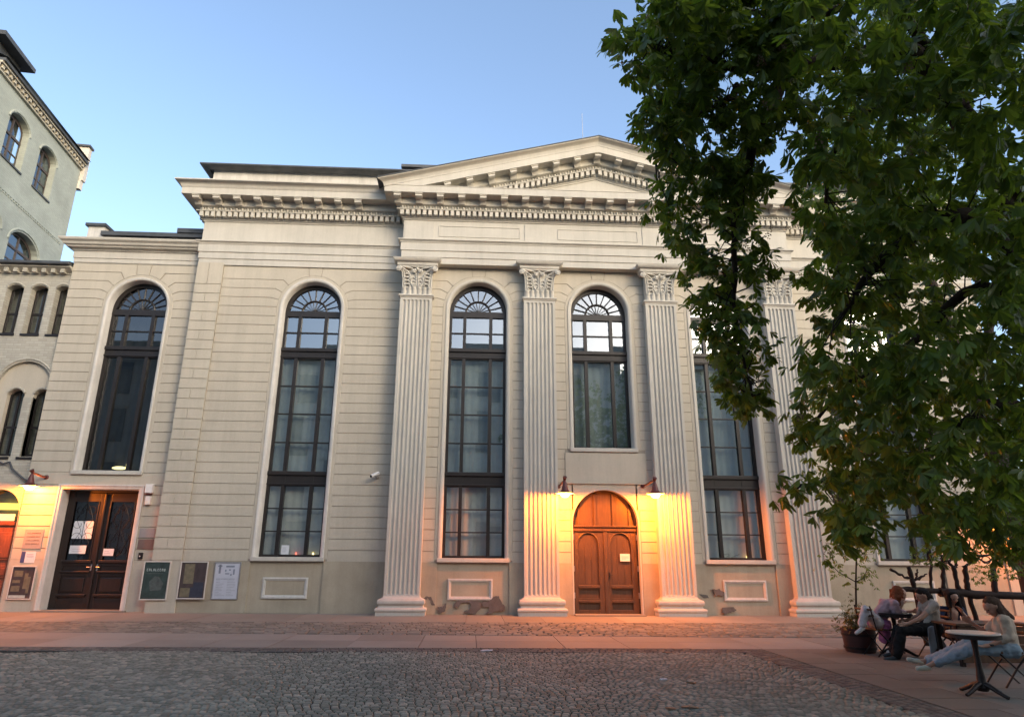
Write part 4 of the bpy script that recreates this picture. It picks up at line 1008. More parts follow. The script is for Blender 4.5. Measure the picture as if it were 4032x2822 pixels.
for o, (s0, s1, z0, zt) in zip(ops1 + ops2, wins + [(1.65, 3.75, 12.2, 13.92), (4.4, 6.1, 12.2, 13.92)]):
    f = MB(); rows = [[TP((s0 + s1) / 2 + (p[0] - (s0 + s1) / 2) * k, z0 + (p[1] - z0) * (1 - (1 - k) * .6), -.25) for p in o] for k in (1.0, .88)]; f.loft(rows)
    sm = (s0 + s1) / 2; tbox(f, sm - .04, sm + .04, z0, zt - .05, -.30, -.24); zt2 = z0 + (zt - z0) * .58; tbox(f, s0, s1, zt2, zt2 + .1, -.30, -.235); tbox(f, s0, s1, z0 + (zt - z0) * .28, z0 + (zt - z0) * .28 + .05, -.3, -.25); tbox(f, s0, s1, z0, z0 + .08, -.3, -.24)
    M.setdefault('framebrown', plain('grey_brown_window_paint', (0.07, 0.055, 0.05), .5, 0, .2, 6))
    ww = build(f, 'window', M['framebrown'], tall, recalc=False); g = MB(); tquad(g, s0, s1, z0, zt, -.27); build(g, 'pane', M['glass'], ww, recalc=False)
    r_ = MB(); tquad(r_, s0 - .2, s1 + .2, z0 - .2, zt + .2, -.6); build(r_, 'room', M['dark'], ww, recalc=False)
    sl = MB(); tbox(sl, s0 - .03, s1 + .03, z0 - .07, z0 - .003, -.25, .05); build(sl, 'sill', M['roof'], ww)
mb = MB(); tbox(mb, 0.0, SE, 18.70, 18.78, -.1, .10); tbox(mb, 0, SE, 18.92, 19.0, -.1, .22); s = .1
while s < SE: tbox(mb, s, s + .13, 18.78, 18.92, -.1, .17); s += .27
build(mb, 'cornice', M['brick'], tall)
mb = MB(); tbox(mb, 0.0, SE, 19.0, 19.12, -.1, .30); mb.poly([TP(0, 19.15, .38), TP(SE, 19.15, .38), TP(SE, 22.0, -6), TP(0, 22.0, -6)]); build(mb, 'roof', M['roof'], tall)
mb = MB(); tbox(mb, -.30, -.02, 18.2, 19.95, -1.6, .16); tbox(mb, -.26, 0.0, 17.75, 18.2, -.6, .1); mb.mi = 1; tbox(mb, -.36, .06, 19.95, 20.05, -1.7, .22); tbox(mb, -.02, .9, 19.15, 20.0, -1.6, -.35); build(mb, 'gable_parapet', [M['chalk'], M['roof']], tall)
mb = MB(); tbox(mb, 5.0, 6.8, 19.1, 20.3, -3, -.35); tbox(mb, 4.72, 6.85, 20.15, 20.33, -3.4, .05); build(mb, 'dormer', M['roof'], tall)

# ------------------------------------------------------------------ houses across the courtyard (seen only mirrored in the panes)
opp = thing('courtyard_house', 'pale plaster house across the courtyard, mirrored in the tall window panes', 'building', (2, -30, 0))
mb = MB(); mb.box(-60, 14, -38, -30, 0, 17.4); mb.box(14, 60, -38, -29, 0, 16.0); build(mb, 'wall', M['chalk'], opp)
mb = MB(); mb.box(-60.5, 14.4, -38.4, -29.4, 17.4, 17.9); mb.box(14.4, 60.4, -38.4, -28.5, 16.0, 16.5); build(mb, 'cornice', M['trim'], opp)
for k in range(11):
    for z in (1.2, 5.4, 9.6, 13.4):
        x = -26 + k * 3.6; f = MB(); f.box(x - .75, x + .75, -30.02, -29.93, z, z + 2.6); f.mi = 1; f.box(x - .95, x + .95, -29.98, -29.9, z + 2.62, z + 2.85)
        M.setdefault('farpane', plain('grey_far_panes', (0.16, 0.18, 0.2), .25, 0, .25, 2)); build(f, 'window', [M['farpane'], M['trim']], opp)
# ------------------------------------------------------------------ wall lamps
def make_lamp(x, y, z, wx, wy, wz, power, label):
    """bell-shaped shade at (x,y), rim at height z, on a bracket from the wall point"""
    t = thing('wall_lamp', label, 'lamp', (wx, wy, wz), 'red brown wall lamps')
    b = MB(); b.lathe([(0.075, 0), (0.075, 0.02), (0.05, 0.035), (0.02, 0.04)], (0, 0, 0), 12); 
    d = Vector((x - wx, y - wy, 0)); L = d.length; d = d / L
    rot = d.to_track_quat('Z', 'Y').to_matrix().to_4x4()
    pl = MB(); bm = bmesh.new(); bmesh.ops.create_cone(bm, cap_ends=True, segments=14, radius1=0.08, radius2=0.06, depth=0.05); pl.addbm(bm, Matrix.Translation((wx, wy, wz)) @ rot); bm.free()
    build(pl, 'wall_plate', M['rust'], t, smooth=40)
    a = MB(); P = [(wx, wy, wz), (wx + d.x * L * .35, wy + d.y * L * .35, wz + 0.02), (wx + d.x * L * .75, wy + d.y * L * .75, wz + 0.07), (x, y, z + 0.38)]
    a.tube(P, [0.035, 0.032, 0.03, 0.028], 8)
    a.tube([(x - d.x * .02, y - d.y * .02, z + .34), (x, y, z + 0.42), (x + d.x * .04, y + d.y * .04, z + 0.47)], [0.03, 0.05, 0.065], 8)
    build(a, 'arm', M['rust'], t, smooth=40)
    s = MB(); prof = [(0.03, .36), (0.05, .32), (0.065, .26), (0.085, .18), (0.10, .11), (0.13, .065), (0.19, .035), (0.245, .01), (0.255, 0.0), (0.253, -0.004)]
    s.lathe(prof, (x, y, z), 24, False); build(s, 'shade', M['rust'], t, smooth=60, recalc=False)
    s = MB(); s.lathe([(0.253, -0.004), (0.24, 0.004), (0.185, .027), (0.12, .056), (0.05, .07), (0.0, .07)], (x, y, z), 24, False); build(s, 'shade_lining', M['enamel'], t, smooth=60, recalc=False)
    g = MB(); g.lathe([(0.0, -.125), (0.06, -.118), (0.105, -.09), (0.135, -.045), (0.148, 0.0), (0.15, 0.02)], (x, y, z), 18, False); bo = build(g, 'glass_bowl', M['bulb'], t, smooth=80); bo.visible_shadow = True
    ld = bpy.data.lights.new('lamp_light', 'POINT'); ld.energy = power; ld.color = (1.0, 0.215, 0.012); ld.shadow_soft_size = 0.05
    lo = bpy.data.objects.new('lamp_light', ld); COL.objects.link(lo); lo.parent = t; lo.location = Vector((x, y, z + 0.005)) - Vector((wx, wy, wz)); ORG[lo.name] = Vector((x, y, z + .005))
    return t
make_lamp(4.63, -0.58, 3.37, 4.56, YP, 3.66, LAMP_W, 'lit red brown lamp on the wall left of the arched door')
make_lamp(7.29, -0.58, 3.38, 7.16, YP, 3.70, LAMP_W, 'lit red brown lamp on the wall right of the arched door')
lc = at(116, 1913, 0.42)
make_lamp(lc.x, 0.42, lc.z, -10.93, YA, 3.80, LAMP_W * 1.15, 'lit red brown lamp left of the dark double door of the annex')
make_lamp(18.75, 0.05, 2.75, 18.9, 0.53, 3.05, LAMP_W * 0.6, 'lit lamp at the far right corner, behind the foliage')

# ------------------------------------------------------------------ things on the wall
def plate(name, label, cat, x0, x1, z0, z1, y, mats, extra=None, frame=None, group=None, d=0.02):
    mb = MB(); mb.box(x0, x1, y - d, y, z0, z1)
    o = build(mb, name, mats, None, org=((x0 + x1) / 2, y, z0)); tag(o, label, cat, group)
    if frame:
        f = MB(); w = 0.03
        for (a, b, c, e) in ((x0 - w, x0, z0 - w, z1 + w), (x1, x1 + w, z0 - w, z1 + w), (x0, x1, z0 - w, z0), (x0, x1, z1, z1 + w)): f.box(a, b, y - d - 0.015, y, c, e, .004)
        build(f, 'frame', frame, o)
    return o
def prints(o, name, mat, rects, y):
    mb = MB()
    for r in rects:
        if len(r) == 4: mb.box(r[0], r[1], y - 0.003, y, r[2], r[3])
        else: mb.poly([(p[0], y - 0.002, p[1]) for p in r])
    build(mb, name, mat, o)
def glyphs(x0, x1, z0, z1, n, lean=0.0):
    """a row of worn, unreadable letter strokes"""
    out = []; w = (x1 - x0) / n
    for k in range(n):
        a = x0 + k * w; t = w * .2
        out.append((a + t, a + 2 * t, z0, z1))
        h = random.random()
        if h < .55: out.append((a + 2 * t, a + 4 * t, z1 - (z1 - z0) * .25, z1))
        if .3 < h: out.append((a + 2 * t, a + 4 * t, z0, z0 + (z1 - z0) * .22))
        if h < .3 or h > .8: out.append((a + 3.2 * t, a + 4.2 * t, z0, z1))
    return out
M['postergreen'] = plain('dark_green_poster', (0.035, 0.055, 0.05), .35, 0, .5, 5, .5, 0)
M['posterpale'] = plain('pale_poster_ink', (0.42, 0.47, 0.43), .5, 0, .2, 20, .4, 0)
M['postergrey'] = plain('grey_green_poster_print', (0.075, 0.09, 0.085), .4, 0, .5, 9, .5, 0)
M['posterbrown'] = plain('brown_poster', (0.06, 0.045, 0.045), .35, 0, .4, 6, .5, 0)
M['posterolive'] = plain('olive_poster_print', (0.15, 0.13, 0.085), .4, 0, .35, 9, .5, 0)
M['posterblue'] = plain('dull_blue_poster_print', (0.035, 0.04, 0.06), .4, 0, .3, 9, .5, 0)
M['posterwhite'] = plain('bluish_white_poster', (0.47, 0.49, 0.55), .3, 0, .07, 3, .5, 0)
M['posterink'] = plain('blue_grey_print', (0.20, 0.22, 0.27), .5, 0, .2, 20, .4, 0)
M['posterfaint'] = plain('faint_grey_print', (0.36, 0.38, 0.43), .5, 0, .2, 20, .4, 0)
M['stonegrey'] = rough_mat('grey_stone_plaque', (0.33, 0.30, 0.29), .15, 4, 40, .2, .003, .5)
M['stonered'] = rough_mat('red_brown_stone_plaque', (0.20, 0.135, 0.115), .2, 4, 40, .2, .003, .5)
M['blueprint'] = plain('blue_sign_paint', (0.06, 0.075, 0.19), .4, 0, .1, 10)
ca = lambda px, py, y: (at(px, py, y).x, at(px, py, y).z)
YF = YA - 0.02
# poster left of the door
o = plate('framed_poster', 'framed dark poster with blurred pictures low on the wall left of the dark double door', 'poster', -11.28, -10.66, 0.36, 1.22, YF - .01, M['posterbrown'], frame=M['chalk'])
prints(o, 'picture', M['posterolive'], [(-11.22, -10.98, .95, 1.12), (-11.24, -11.02, .78, .86), (-11.24, -11.0, .55, .70), (-10.92, -10.82, .62, 1.05), (-10.82, -10.74, .50, .95)], YF - .032)
prints(o, 'caption_strip', M['posterpale'], [(-11.26, -10.80, .375, .45)], YF - .032)
# posters right of it
o = plate('framed_poster', 'dark green poster with pale heading, nearest the double door', 'poster', -7.44, -6.74, 0.38, 1.38, 0.52, M['postergreen'], frame=M['chalk'], group='poster boards on the plinth')
prints(o, 'heading', M['posterpale'], glyphs(-7.38, -6.84, 1.135, 1.205, 9), 0.499)
prints(o, 'picture', M['postergrey'], [(-7.38, -6.9, 1.06, 1.08), [(-7.2, .6), (-6.9, .62), (-6.85, .8), (-7.0, .98), (-7.12, 1.0), (-7.25, .85)]], 0.499)
o = plate('framed_poster', 'brown and blue poster between the green and the white one', 'poster', -6.40, -5.68, 0.41, 1.38, 0.515, M['posterbrown'], frame=M['chalk'], group='poster boards on the plinth')
prints(o, 'picture', M['posterolive'], [(-6.3, -6.02, .80, 1.34), (-6.35, -6.08, .44, .68)], 0.494)
prints(o, 'blue_field', M['posterblue'], [(-6.0, -5.72, .43, .84), (-6.08, -6.0, .43, .7)], 0.494)
o = plate('framed_poster', 'white poster with grey print, furthest from the double door', 'poster', -5.46, -4.77, 0.40, 1.37, YW - .013, M['posterwhite'], frame=M['steel'], group='poster boards on the plinth')
yy = YW - .034
prints(o, 'heading', M['posterink'], glyphs(-5.41, -4.88, .915, .945, 16), yy)
prints(o, 'picture', M['posterink'], [(-5.36, -5.30, 1.08, 1.33), (-5.39, -5.27, 1.27, 1.30), (-5.16, -4.92, 1.25, 1.30), (-5.17, -5.05, 1.06, 1.09), (-5.07, -5.02, 1.16, 1.2), (-5.02, -4.98, 1.02, 1.07), (-4.95, -4.9, 1.05, 1.2), (-5.18, -5.14, 1.13, 1.19)], yy)
prints(o, 'small_print', M['posterfaint'], [(x_, x_ + random.uniform(.1, .28), z_, z_ + .018) for z_ in np.arange(.47, .88, .045) for x_ in (-5.40, -5.08)], yy)
# plaques
plate('stone_plaque', 'grey stone plaque right of the double door, above the reddish one', 'plaque', -7.905, -7.46, 2.07, 2.335, YF + .02, M['stonegrey'], group='plaques beside the door')
plate('stone_plaque', 'reddish brown stone plaque under the grey one', 'plaque', -7.90, -7.46, 1.735, 2.025, YF + .02, M['stonered'], group='plaques beside the door')
o = plate('metal_plaque', 'worn lettered plaque on the lamp lit wall left of the double door', 'plaque', -11.19, -10.66, 1.73, 2.28, YF + .02, M['stonegrey'])
prints(o, 'lettering', M['stonered'], [r for z_ in (1.85, 1.95, 2.05, 2.15) for r in glyphs(-11.12, -10.73, z_, z_ + .035, 12)], YF - .001)
o = plate('blue_edged_sign', 'small white sign with a blue left edge under the lettered plaque', 'sign', -11.16, -10.76, 1.34, 1.645, YF + .02, M['paper'])
prints(o, 'blue_edge', M['blueprint'], [(-11.16, -11.045, 1.34, 1.645)], YF - .001)
prints(o, 'lettering', M['posterfaint'], [(-11.0, -10.82, 1.56, 1.58), (-11.0, -10.8, 1.50, 1.52)], YF - .001)
ic = MB(); ic.box(-7.825, -7.70, YF - .03, YF + .02, 1.46, 1.645, .008); o = tag(build(ic, 'door_intercom', M['black'], None, org=(-7.76, YF, 1.46)), 'small black door intercom on the wall below the plaques', 'intercom')
b_ = MB(); b_.ball((-7.775, YF - .032, 1.54), .022, (1, .6, 1), 8); build(b_, 'call_button', M['white'], o)
ab = MB(); ab.box(-7.90, -7.68, YF - .12, YF + .02, 3.36, 3.62, .012); o = tag(build(ab, 'alarm_box', M['white'], None, org=(-7.79, YF, 3.36)), 'white alarm box on the wall at the upper right of the double door', 'alarm box')
l_ = MB(); l_.box(-7.87, -7.71, YF - .11, YF - .01, 3.30, 3.36, .01); build(l_, 'base', M['rust'], o)
se = MB(); se.box(-7.85, -7.71, YF - .10, YF + .02, 3.02, 3.27, .012); o = tag(build(se, 'motion_sensor', M['white'], None, org=(-7.78, YF, 3.02)), 'slim white sensor box hanging just below the alarm box', 'sensor')
l_ = MB(); l_.box(-7.825, -7.735, YF - .106, YF - .099, 3.05, 3.13); build(l_, 'lens', M['enamel'], o)
# notices on the doors
def notice(label, p0, p1, y, lines):
    (x0, z1), (x1, z0) = ca(*p0, y), ca(*p1, y)
    o = plate('paper_notice', label, 'notice', x0, x1, z0, z1, y, M['paper'], d=.003, group='paper notices on the doors')
    if lines: prints(o, 'print', M['posterfaint'], [(x0 + (x1 - x0) * .15, x1 - (x1 - x0) * random.uniform(.15, .45), z0 + (z1 - z0) * q, z0 + (z1 - z0) * (q + .05)) for q in lines], y - .003)
yn = yd - .05
notice('large white sheet behind the scrollwork of the left leaf of the dark door', (294, 2050), (358, 2120), yn + .045, ())
notice('small pinkish sheet low on the left leaf of the dark door', (277, 2146), (335, 2179), yn + .01, (.3, .55))
notice('small white sheet on the right leaf of the dark door', (407, 2159), (445, 2187), yn + .01, (.3, .6))
notice('small white sheet on the right leaf of the arched door', (2441, 2179), (2481, 2209), y0 - .03, (.3, .45, .6))
notice('white sheet in the bottom panes of the arched window left of the pilasters', (1109, 2145), (1136, 2183), YW + .352, (.3, .5, .7))
# little lights reflected / standing in the windows
for (px, py, y, lab, m_) in ((1166, 2172, YW + .45, 'tiny red light behind the bottom pane of the leftmost hall window', 'redlight'), (1233, 2172, YW + .45, 'tiny yellow light behind the bottom right pane of the leftmost hall window', 'yellowlight'), (2941, 2186, YP + .45, 'yellow candle light behind the bottom pane right of the entrance', 'yellowlight')):
    M.setdefault('redlight', emit_mat('red_light', (1, .12, .06), 2.0)); M.setdefault('yellowlight', emit_mat('yellow_light', (1, .75, .25), 2.6))
    p = at(px, py, y); mb = MB(); mb.lathe([(0.02, 0), (.028, .03), (.02, .08), (.004, .13)], (p.x, y, 1.56), 8); o = tag(build(mb, 'candle_light', M[m_], None, org=(p.x, y, 1.56), smooth=60), lab, 'light')
    mb = MB(); mb.lathe([(.045, -.012), (.045, 0.0)], (p.x, y, 1.562), 10); build(mb, 'dish', M['black'], o)
# security camera on the wing wall
c = at(1475, 1869, 0.42); o = thing('security_camera', 'white security camera on the wall left of the first pilaster', 'security camera', (c.x + .06, YW, c.z - .05))
mb = MB(); mb.tube([(c.x + .06, YW, c.z - .06), (c.x + .05, YW - .09, c.z - .08), (c.x + .02, 0.46, c.z - .01)], .022, 8); mb.lathe([(.05, 0), (.05, .01)], (c.x + .06, YW - .02, c.z - .06), 10); build(mb, 'bracket', M['steel'], o, smooth=40)
mb = MB(); dv = Vector((-.62, -.62, -.36)).normalized(); a = Vector((c.x + .11, .50, c.z + .06)); mb.tube([a, a + dv * .30], [.058, .055], 12); mb.box(c.x - .0, c.x + .01, .5, .51, c.z, c.z + .01); build(mb, 'housing', M['white'], o, smooth=40)
mb = MB(); mb.tube([a + dv * .295, a + dv * .315], [.045, .04], 12); build(mb, 'lens', M['black'], o, smooth=40)
# litter
for (px, py, l, w, mt, lab) in ((2613, 2673, .10, .035, 'paper', 'white scrap of paper lying alone on the dark setts'), (2721, 2685, .13, .05, 'leafdry', 'orange dry leaf right of the white scrap'), (2700, 2780, .12, .05, 'leafdry', 'dry leaf in the near setts, middle of three'), (2732, 2783, .10, .05, 'leafdry', 'dry leaf in the near setts, rightmost of three'), (2640, 2787, .11, .045, 'leafdry', 'dry leaf in the near setts, leftmost of three'), (2625, 2567, .16, .06, 'leafdry', 'dry leaf on the edge of the setts'), (1916, 2559, .22, .09, 'paper', 'flat pale scrap at the edge of the slab walk')):
    M.setdefault('leafdry', plain('dry_leaf', (0.30, 0.17, 0.10), .8, 0, .3, 30))
    d_ = CF + CR * ((px - PX) / FOC) - CU * ((py - PY) / FOC); p = CAM + d_ * ((0.012 - CAM.z) / d_.z); an = random.uniform(-.4, .4); mb = MB()
    N = 8; ring = [(l / 2 * math.cos(2 * PI * k / N) * (1 + .1 * random.random()), w / 2 * math.sin(2 * PI * k / N) * (1 + .2 * random.random())) for k in range(N)]
    rr = [(p.x + a * math.cos(an) - b * math.sin(an), p.y + a * math.sin(an) + b * math.cos(an)) for a, b in ring]
    mb.loft([[(x, y, .006) for x, y in rr], [(x, y, .012 + random.random() * .012) for x, y in rr]], True, True); nm = 'paper_scrap' if mt == 'paper' else 'dry_leaf'
    tag(build(mb, nm, M[mt], None, org=(p.x, p.y, .006)), lab, 'litter')
# ------------------------------------------------------------------ foliage
def inpoly(P, x, y):
    r = np.zeros(x.shape, bool); n = len(P)
    for i in range(n):
        x1, y1 = P[i]; x2, y2 = P[(i + 1) % n]
        c = ((y1 > y) != (y2 > y)) & (x < (x2 - x1) * (y - y1) / ((y2 - y1) + 1e-9) + x1); r ^= c
    return r
def leaflet(fold=0.16, droop=0.12):
    """blade template along +x, length 1; z is up"""
    ts = (0.0, 0.3, 0.62, 0.85, 1.0); ws = (0.012, 0.06, 0.135, 0.11, 0.0)
    V = []; 
    for t, w in zip(ts, ws):
        z = -droop * t * t
        V += [(t, 0, z), (t, w, z + fold * w), (t, -w, z + fold * w)]
    F = []
    for k in range(4):
        a, b = 3 * k, 3 * k + 3
        if k < 3: F += [(a, b, b + 1, a + 1), (a, a + 2, b + 2, b)]
        else: F += [(a, b, a + 1, a + 1), (a, a + 2, b, b)]
    return np.array(V), F
def rotz_to(d, up):
    x = d / np.linalg.norm(d); y = np.cross(up, x); y /= np.linalg.norm(y) + 1e-9; z = np.cross(x, y)
    return np.stack([x, y, z], 1)
def leaf_cloud(centres, size, nl=(5, 7), name='crown', mat=None, parent=None, up_bias=0.9, out_dir=None, spread=None):
    """compound leaves: leaflets fanned round the end of each stalk, hanging a little"""
    LV, LF = leaflet(); tri = []
    nv = len(LV); allV = []; cnt = 0
    for i, c in enumerate(centres):
        s = size[i] if hasattr(size, '__len__') else size
        s = s * RNG.uniform(0.7, 1.2)
        ax = RNG.normal(size=3) * np.array([1, 1, 0.35]); ax[2] -= 0.25
        if out_dir is not None: ax += out_dir[i]
        ax /= np.linalg.norm(ax)
        up = np.array([0, 0, up_bias]) + RNG.normal(size=3) * 0.45; up -= ax * up.dot(ax); up /= np.linalg.norm(up) + 1e-9
        side = np.cross(up, ax); n = RNG.integers(nl[0], nl[1] + 1)
        for k in range(n):
            a = (k - (n - 1) / 2) * (2.3 / n) * 1.25; l = s * (1.0 - 0.28 * abs(k - (n - 1) / 2) / (n / 2)) * RNG.uniform(.9, 1.08)
            d = ax * math.cos(a) + side * math.sin(a) - np.array([0, 0, RNG.uniform(0.25, 0.95)])
            A = rotz_to(d, up + RNG.normal(size=3) * 0.2)
            allV.append((LV * l) @ A.T + c); cnt += 1
    V = np.concatenate(allV); me = bpy.data.meshes.new(name)
    # every blade: 6 quads + 2 tris
    loops = []; starts = []; tot = []; st = 0
    base_l = []; base_t = []
    for f in LF:
        g = list(dict.fromkeys(f)); base_l += g; base_t.append(len(g))
    bl = np.array(base_l); bt = np.array(base_t)
    L = (bl[None, :] + (np.arange(cnt) * nv)[:, None]).ravel(); T = np.tile(bt, cnt); S = np.concatenate([[0], np.cumsum(T)[:-1]])
    org = ORG[parent.name] if parent else Vector((0, 0, 0))
    V = V - np.array(org)
    me.vertices.add(len(V)); me.vertices.foreach_set('co', V.ravel()); me.loops.add(len(L)); me.loops.foreach_set('vertex_index', L.astype(np.int32))
    me.polygons.add(len(T)); me.polygons.foreach_set('loop_start', S.astype(np.int32)); me.polygons.foreach_set('loop_total', T.astype(np.int32)); me.update(calc_edges=True); me.validate()
    me.materials.append(mat); return link(name, me, parent, org)
def sample(poly, n, d0, d1, holes=(), dens=None):
    """points in the solid angle of an outline, spread over a range of distances"""
    P = np.array(poly, float); lo, hi = P.min(0), P.max(0); out = []
    while len(out) < n:
        x = RNG.uniform(lo[0], hi[0], n * 2); y = RNG.uniform(lo[1], hi[1], n * 2); k = inpoly(poly, x, y)
        for (hx, hy, rx, ry, p) in holes: k &= ~((((x - hx) / rx) ** 2 + ((y - hy) / ry) ** 2 < 1) & (RNG.uniform(size=x.shape) < p))
        for a, b in zip(x[k], y[k]):
            dist = RNG.uniform(d0, d1) if not callable(d0) else d0(a, b)
            out.append(np.array(atd(a, b, dist)))
            if len(out) >= n: break
    return np.array(out)
def sprays(poly, n, d0, d1, holes=(), per=6):
    """leaves gathered along short drooping twigs"""
    C_ = sample(poly, n // per, d0, d1, holes); out = []
    for c in C_:
        a = RNG.uniform(0, 2 * PI); d = np.array([math.cos(a), math.sin(a), RNG.uniform(-1.3, -.1)]); d /= np.linalg.norm(d)
        for k in range(per): out.append(c + d * (.075 * k - .2) + RNG.normal(0, .05, 3))
    return np.array(out)
M['leaf'] = leaf_mat('chestnut_leaf', ((0.0, (0.075, 0.115, 0.022)), (0.4, (0.10, 0.155, 0.027)), (0.75, (0.135, 0.20, 0.034)), (0.95, (0.17, 0.24, 0.04)), (1.0, (0.20, 0.25, 0.045))), 0.5)
M['leaflight'] = leaf_mat('light_leaf', ((0.0, (0.05, 0.10, 0.022)), (0.6, (0.085, 0.15, 0.032)), (1.0, (0.13, 0.19, 0.045))), 0.35)
M['blossom'] = island_mat('withered_blossom', ((0.0, (0.16, 0.09, 0.05)), (0.6, (0.25, 0.17, 0.10)), (1.0, (0.34, 0.28, 0.18))), .8, 40, .1)
chest = thing('chestnut_tree', 'large dark horse chestnut tree hanging over the right half of the courtyard', 'tree', (12.6, -9.4, 0))
U = 1.7561
S = lambda L: [(a * U, b * U) for a, b in L]
lobes = []
# upper left limb
A = S([(1470, -60), (1455, 20), (1430, 50), (1378, 62), (1366, 100), (1370, 125), (1405, 128), (1415, 168), (1452, 175), (1442, 235), (1440, 278), (1468, 292), (1458, 335), (1480, 352), (1510, 365), (1600, 380), (1700, 330), (1770, 250), (1800, 100), (1800, -60)])
lobes.append((sprays(A, 2000, 8.4, 10.6, [(1715 * .0 + 2858, 325, 60, 85, .92), (2785, 540, 90, 50, .75), (3130, 545, 85, 80, .9), (2820, 215, 30, 30, .8), (2690, 470, 60, 40, .6), (2560, 200, 50, 50, .3)]), .185))
# the hanging bough below it
Bp = S([(1478, 350), (1500, 400), (1458, 430), (1462, 478), (1500, 520), (1530, 560), (1538, 600), (1556, 640), (1548, 690), (1575, 770), (1600, 800), (1626, 880), (1642, 940), (1660, 920), (1694, 918), (1722, 915), (1712, 880), (1738, 882), (1722, 835), (1702, 800), (1728, 795), (1700, 745), (1700, 690), (1690, 640), (1742, 600), (1728, 565), (1700, 520), (1680, 480), (1660, 440), (1720, 440), (1760, 420), (1720, 380), (1620, 350)])
lobes.append((sprays(Bp, 1000, 8.6, 9.9, [(2990, 850, 60, 30, .8), (2720, 640, 50, 60, .5), (2950, 1490, 60, 40, .5)]), .175))
# main mass
C = S([(1790, 200), (1800, 330), (1772, 420), (1800, 500), (1835, 560), (1802, 590), (1812, 650), (1842, 680), (1805, 740), (1822, 800), (1800, 850), (1832, 880), (1792, 900), (1765, 985), (1800, 1000), (1812, 1055), (1745, 1108), (1860, 1085), (1920, 1085), (1870, 1120), (1850, 1160), (1880, 1200), (1845, 1245), (1900, 1235), (1965, 1170), (1985, 1110), (2050, 1110), (2030, 1180), (2085, 1200), (2120, 1230), (2190, 1215), (2240, 1235), (2296, 1250), (2420, 1260), (2420, -80), (1780, -80)])
H = [(3710, 220, 85, 50, .8), (3960, 430, 70, 90, .9), (3265, 705, 40, 22, .8), (4010, 815, 40, 40, .7), (3660, 20, 25, 25, .8), (3700, 1890, 60, 70, .8), (3850, 1960, 50, 40, .5), (3560, 2000, 70, 90, .75), (3620, 1100, 25, 18, .6)]
lobes.append((sprays(C, 5000, 9.4, 13.5, H), .20)); lobes.append((sprays(C, 2600, 7.4, 9.4, H), .185))
# low sprays near the table
D = S([(1745, 1108), (1800, 1060), (1900, 1040), (2060, 1040), (2150, 1060), (2290, 1050), (2330, 1260), (2200, 1230), (2120, 1225), (2060, 1110), (1990, 1100), (1940, 1180), (1890, 1230), (1860, 1180), (1880, 1090)])
lobes.append((sprays(D, 420, 9.6, 11.5, H), .17))
Z = np.concatenate([l[0] for l in lobes]); SZ = np.concatenate([np.full(len(l[0]), l[1]) for l in lobes])
ok = Z[:, 2] > 1.3; Z = Z[ok]; SZ = SZ[ok]
leaf_cloud(Z, SZ, (5, 7), 'crown', M['leaf'], chest)
# trunk and boughs
tb = MB(); tb.tube([(12.6, -9.4, -.05), (12.55, -9.4, .5), (12.5, -9.42, 2.2), (12.3, -9.5, 4.2), (12.2, -9.6, 6)], [.48, .36, .3, .22, .1], 14); build(tb, 'trunk', M['bark'], chest, smooth=60)
def bough(pts, r0, r1, name='bough'):
    P = [Vector(p) for p in pts]; Q = []
    for k in range(len(P) - 1):
        p0 = P[max(k - 1, 0)]; p1 = P[k]; p2 = P[k + 1]; p3 = P[min(k + 2, len(P) - 1)]
        for t in np.linspace(0, 1, 6)[:-1]:
            Q.append(0.5 * ((2 * p1) + (p2 - p0) * t + (2 * p0 - 5 * p1 + 4 * p2 - p3) * t * t + (3 * p1 - p0 - 3 * p2 + p3) * t ** 3) + Vector(RNG.normal(0, .02, 3)))
    Q.append(P[-1]); mb = MB(); mb.tube(Q, list(np.linspace(r0, r1, len(Q))), 8); build(mb, name, M['bark'], chest, smooth=60); return Q
nodes = []
T0_ = (12.2, -9.6, 6); T1_ = (12.3, -9.5, 4.2)
b1 = bough([T1_, atd(3700, 330, 10.4), atd(3300, 250, 9.9), atd(2980, 270, 9.6), atd(2790, 240, 9.4), atd(2560, 190, 9.3)], .14, .025)
b2 = bough([atd(3110, 260, 9.7), atd(3030, 430, 9.5), atd(2975, 520, 9.4), atd(2930, 700, 9.3), atd(2895, 860, 9.2), atd(2890, 1060, 9.2), atd(2900, 1300, 9.1), atd(2960, 1560, 9.1)], .085, .015)
b3 = bough([atd(2910, 340, 9.4), atd(2860, 400, 9.3), atd(2760, 450, 9.3), atd(2640, 560, 9.3), atd(2580, 620, 9.3)], .05, .012)
b4 = bough([T0_, atd(3600, 120, 10.4), atd(3200, 60, 10.0), atd(2800, 40, 9.6)], .09, .02)
b5 = bough([T0_, atd(3850, 500, 10.5), atd(3500, 420, 10.3), atd(3300, 560, 10.2), atd(3250, 800, 10.2)], .09, .02)
b6 = bough([(12.5, -9.42, 2.9), atd(3950, 1150, 10.8), atd(3600, 1350, 10.9), atd(3300, 1550, 10.9), atd(3150, 1750, 11.0)], .1, .015)
b7 = bough([(12.5, -9.42, 2.4), atd(3980, 1600, 11.0), atd(3650, 1800, 11.0), atd(3300, 1880, 11.0), atd(3100, 1930, 11.0)], .12, .015)
b8 = bough([T1_, atd(3900, 900, 9.4), atd(3500, 1000, 8.8), atd(3350, 1200, 8.5)], .14, .02)
b9 = bough([T0_, (11.5, -10.5, 9), (9.5, -11.5, 10.5)], .08, .03)
for q in (b1, b2, b3, b4, b5, b6, b7, b8, b9): nodes += q[4:]
NP = np.array([tuple(p) for p in nodes])
tw = MB(); pick = RNG.permutation(len(Z))[:1500]
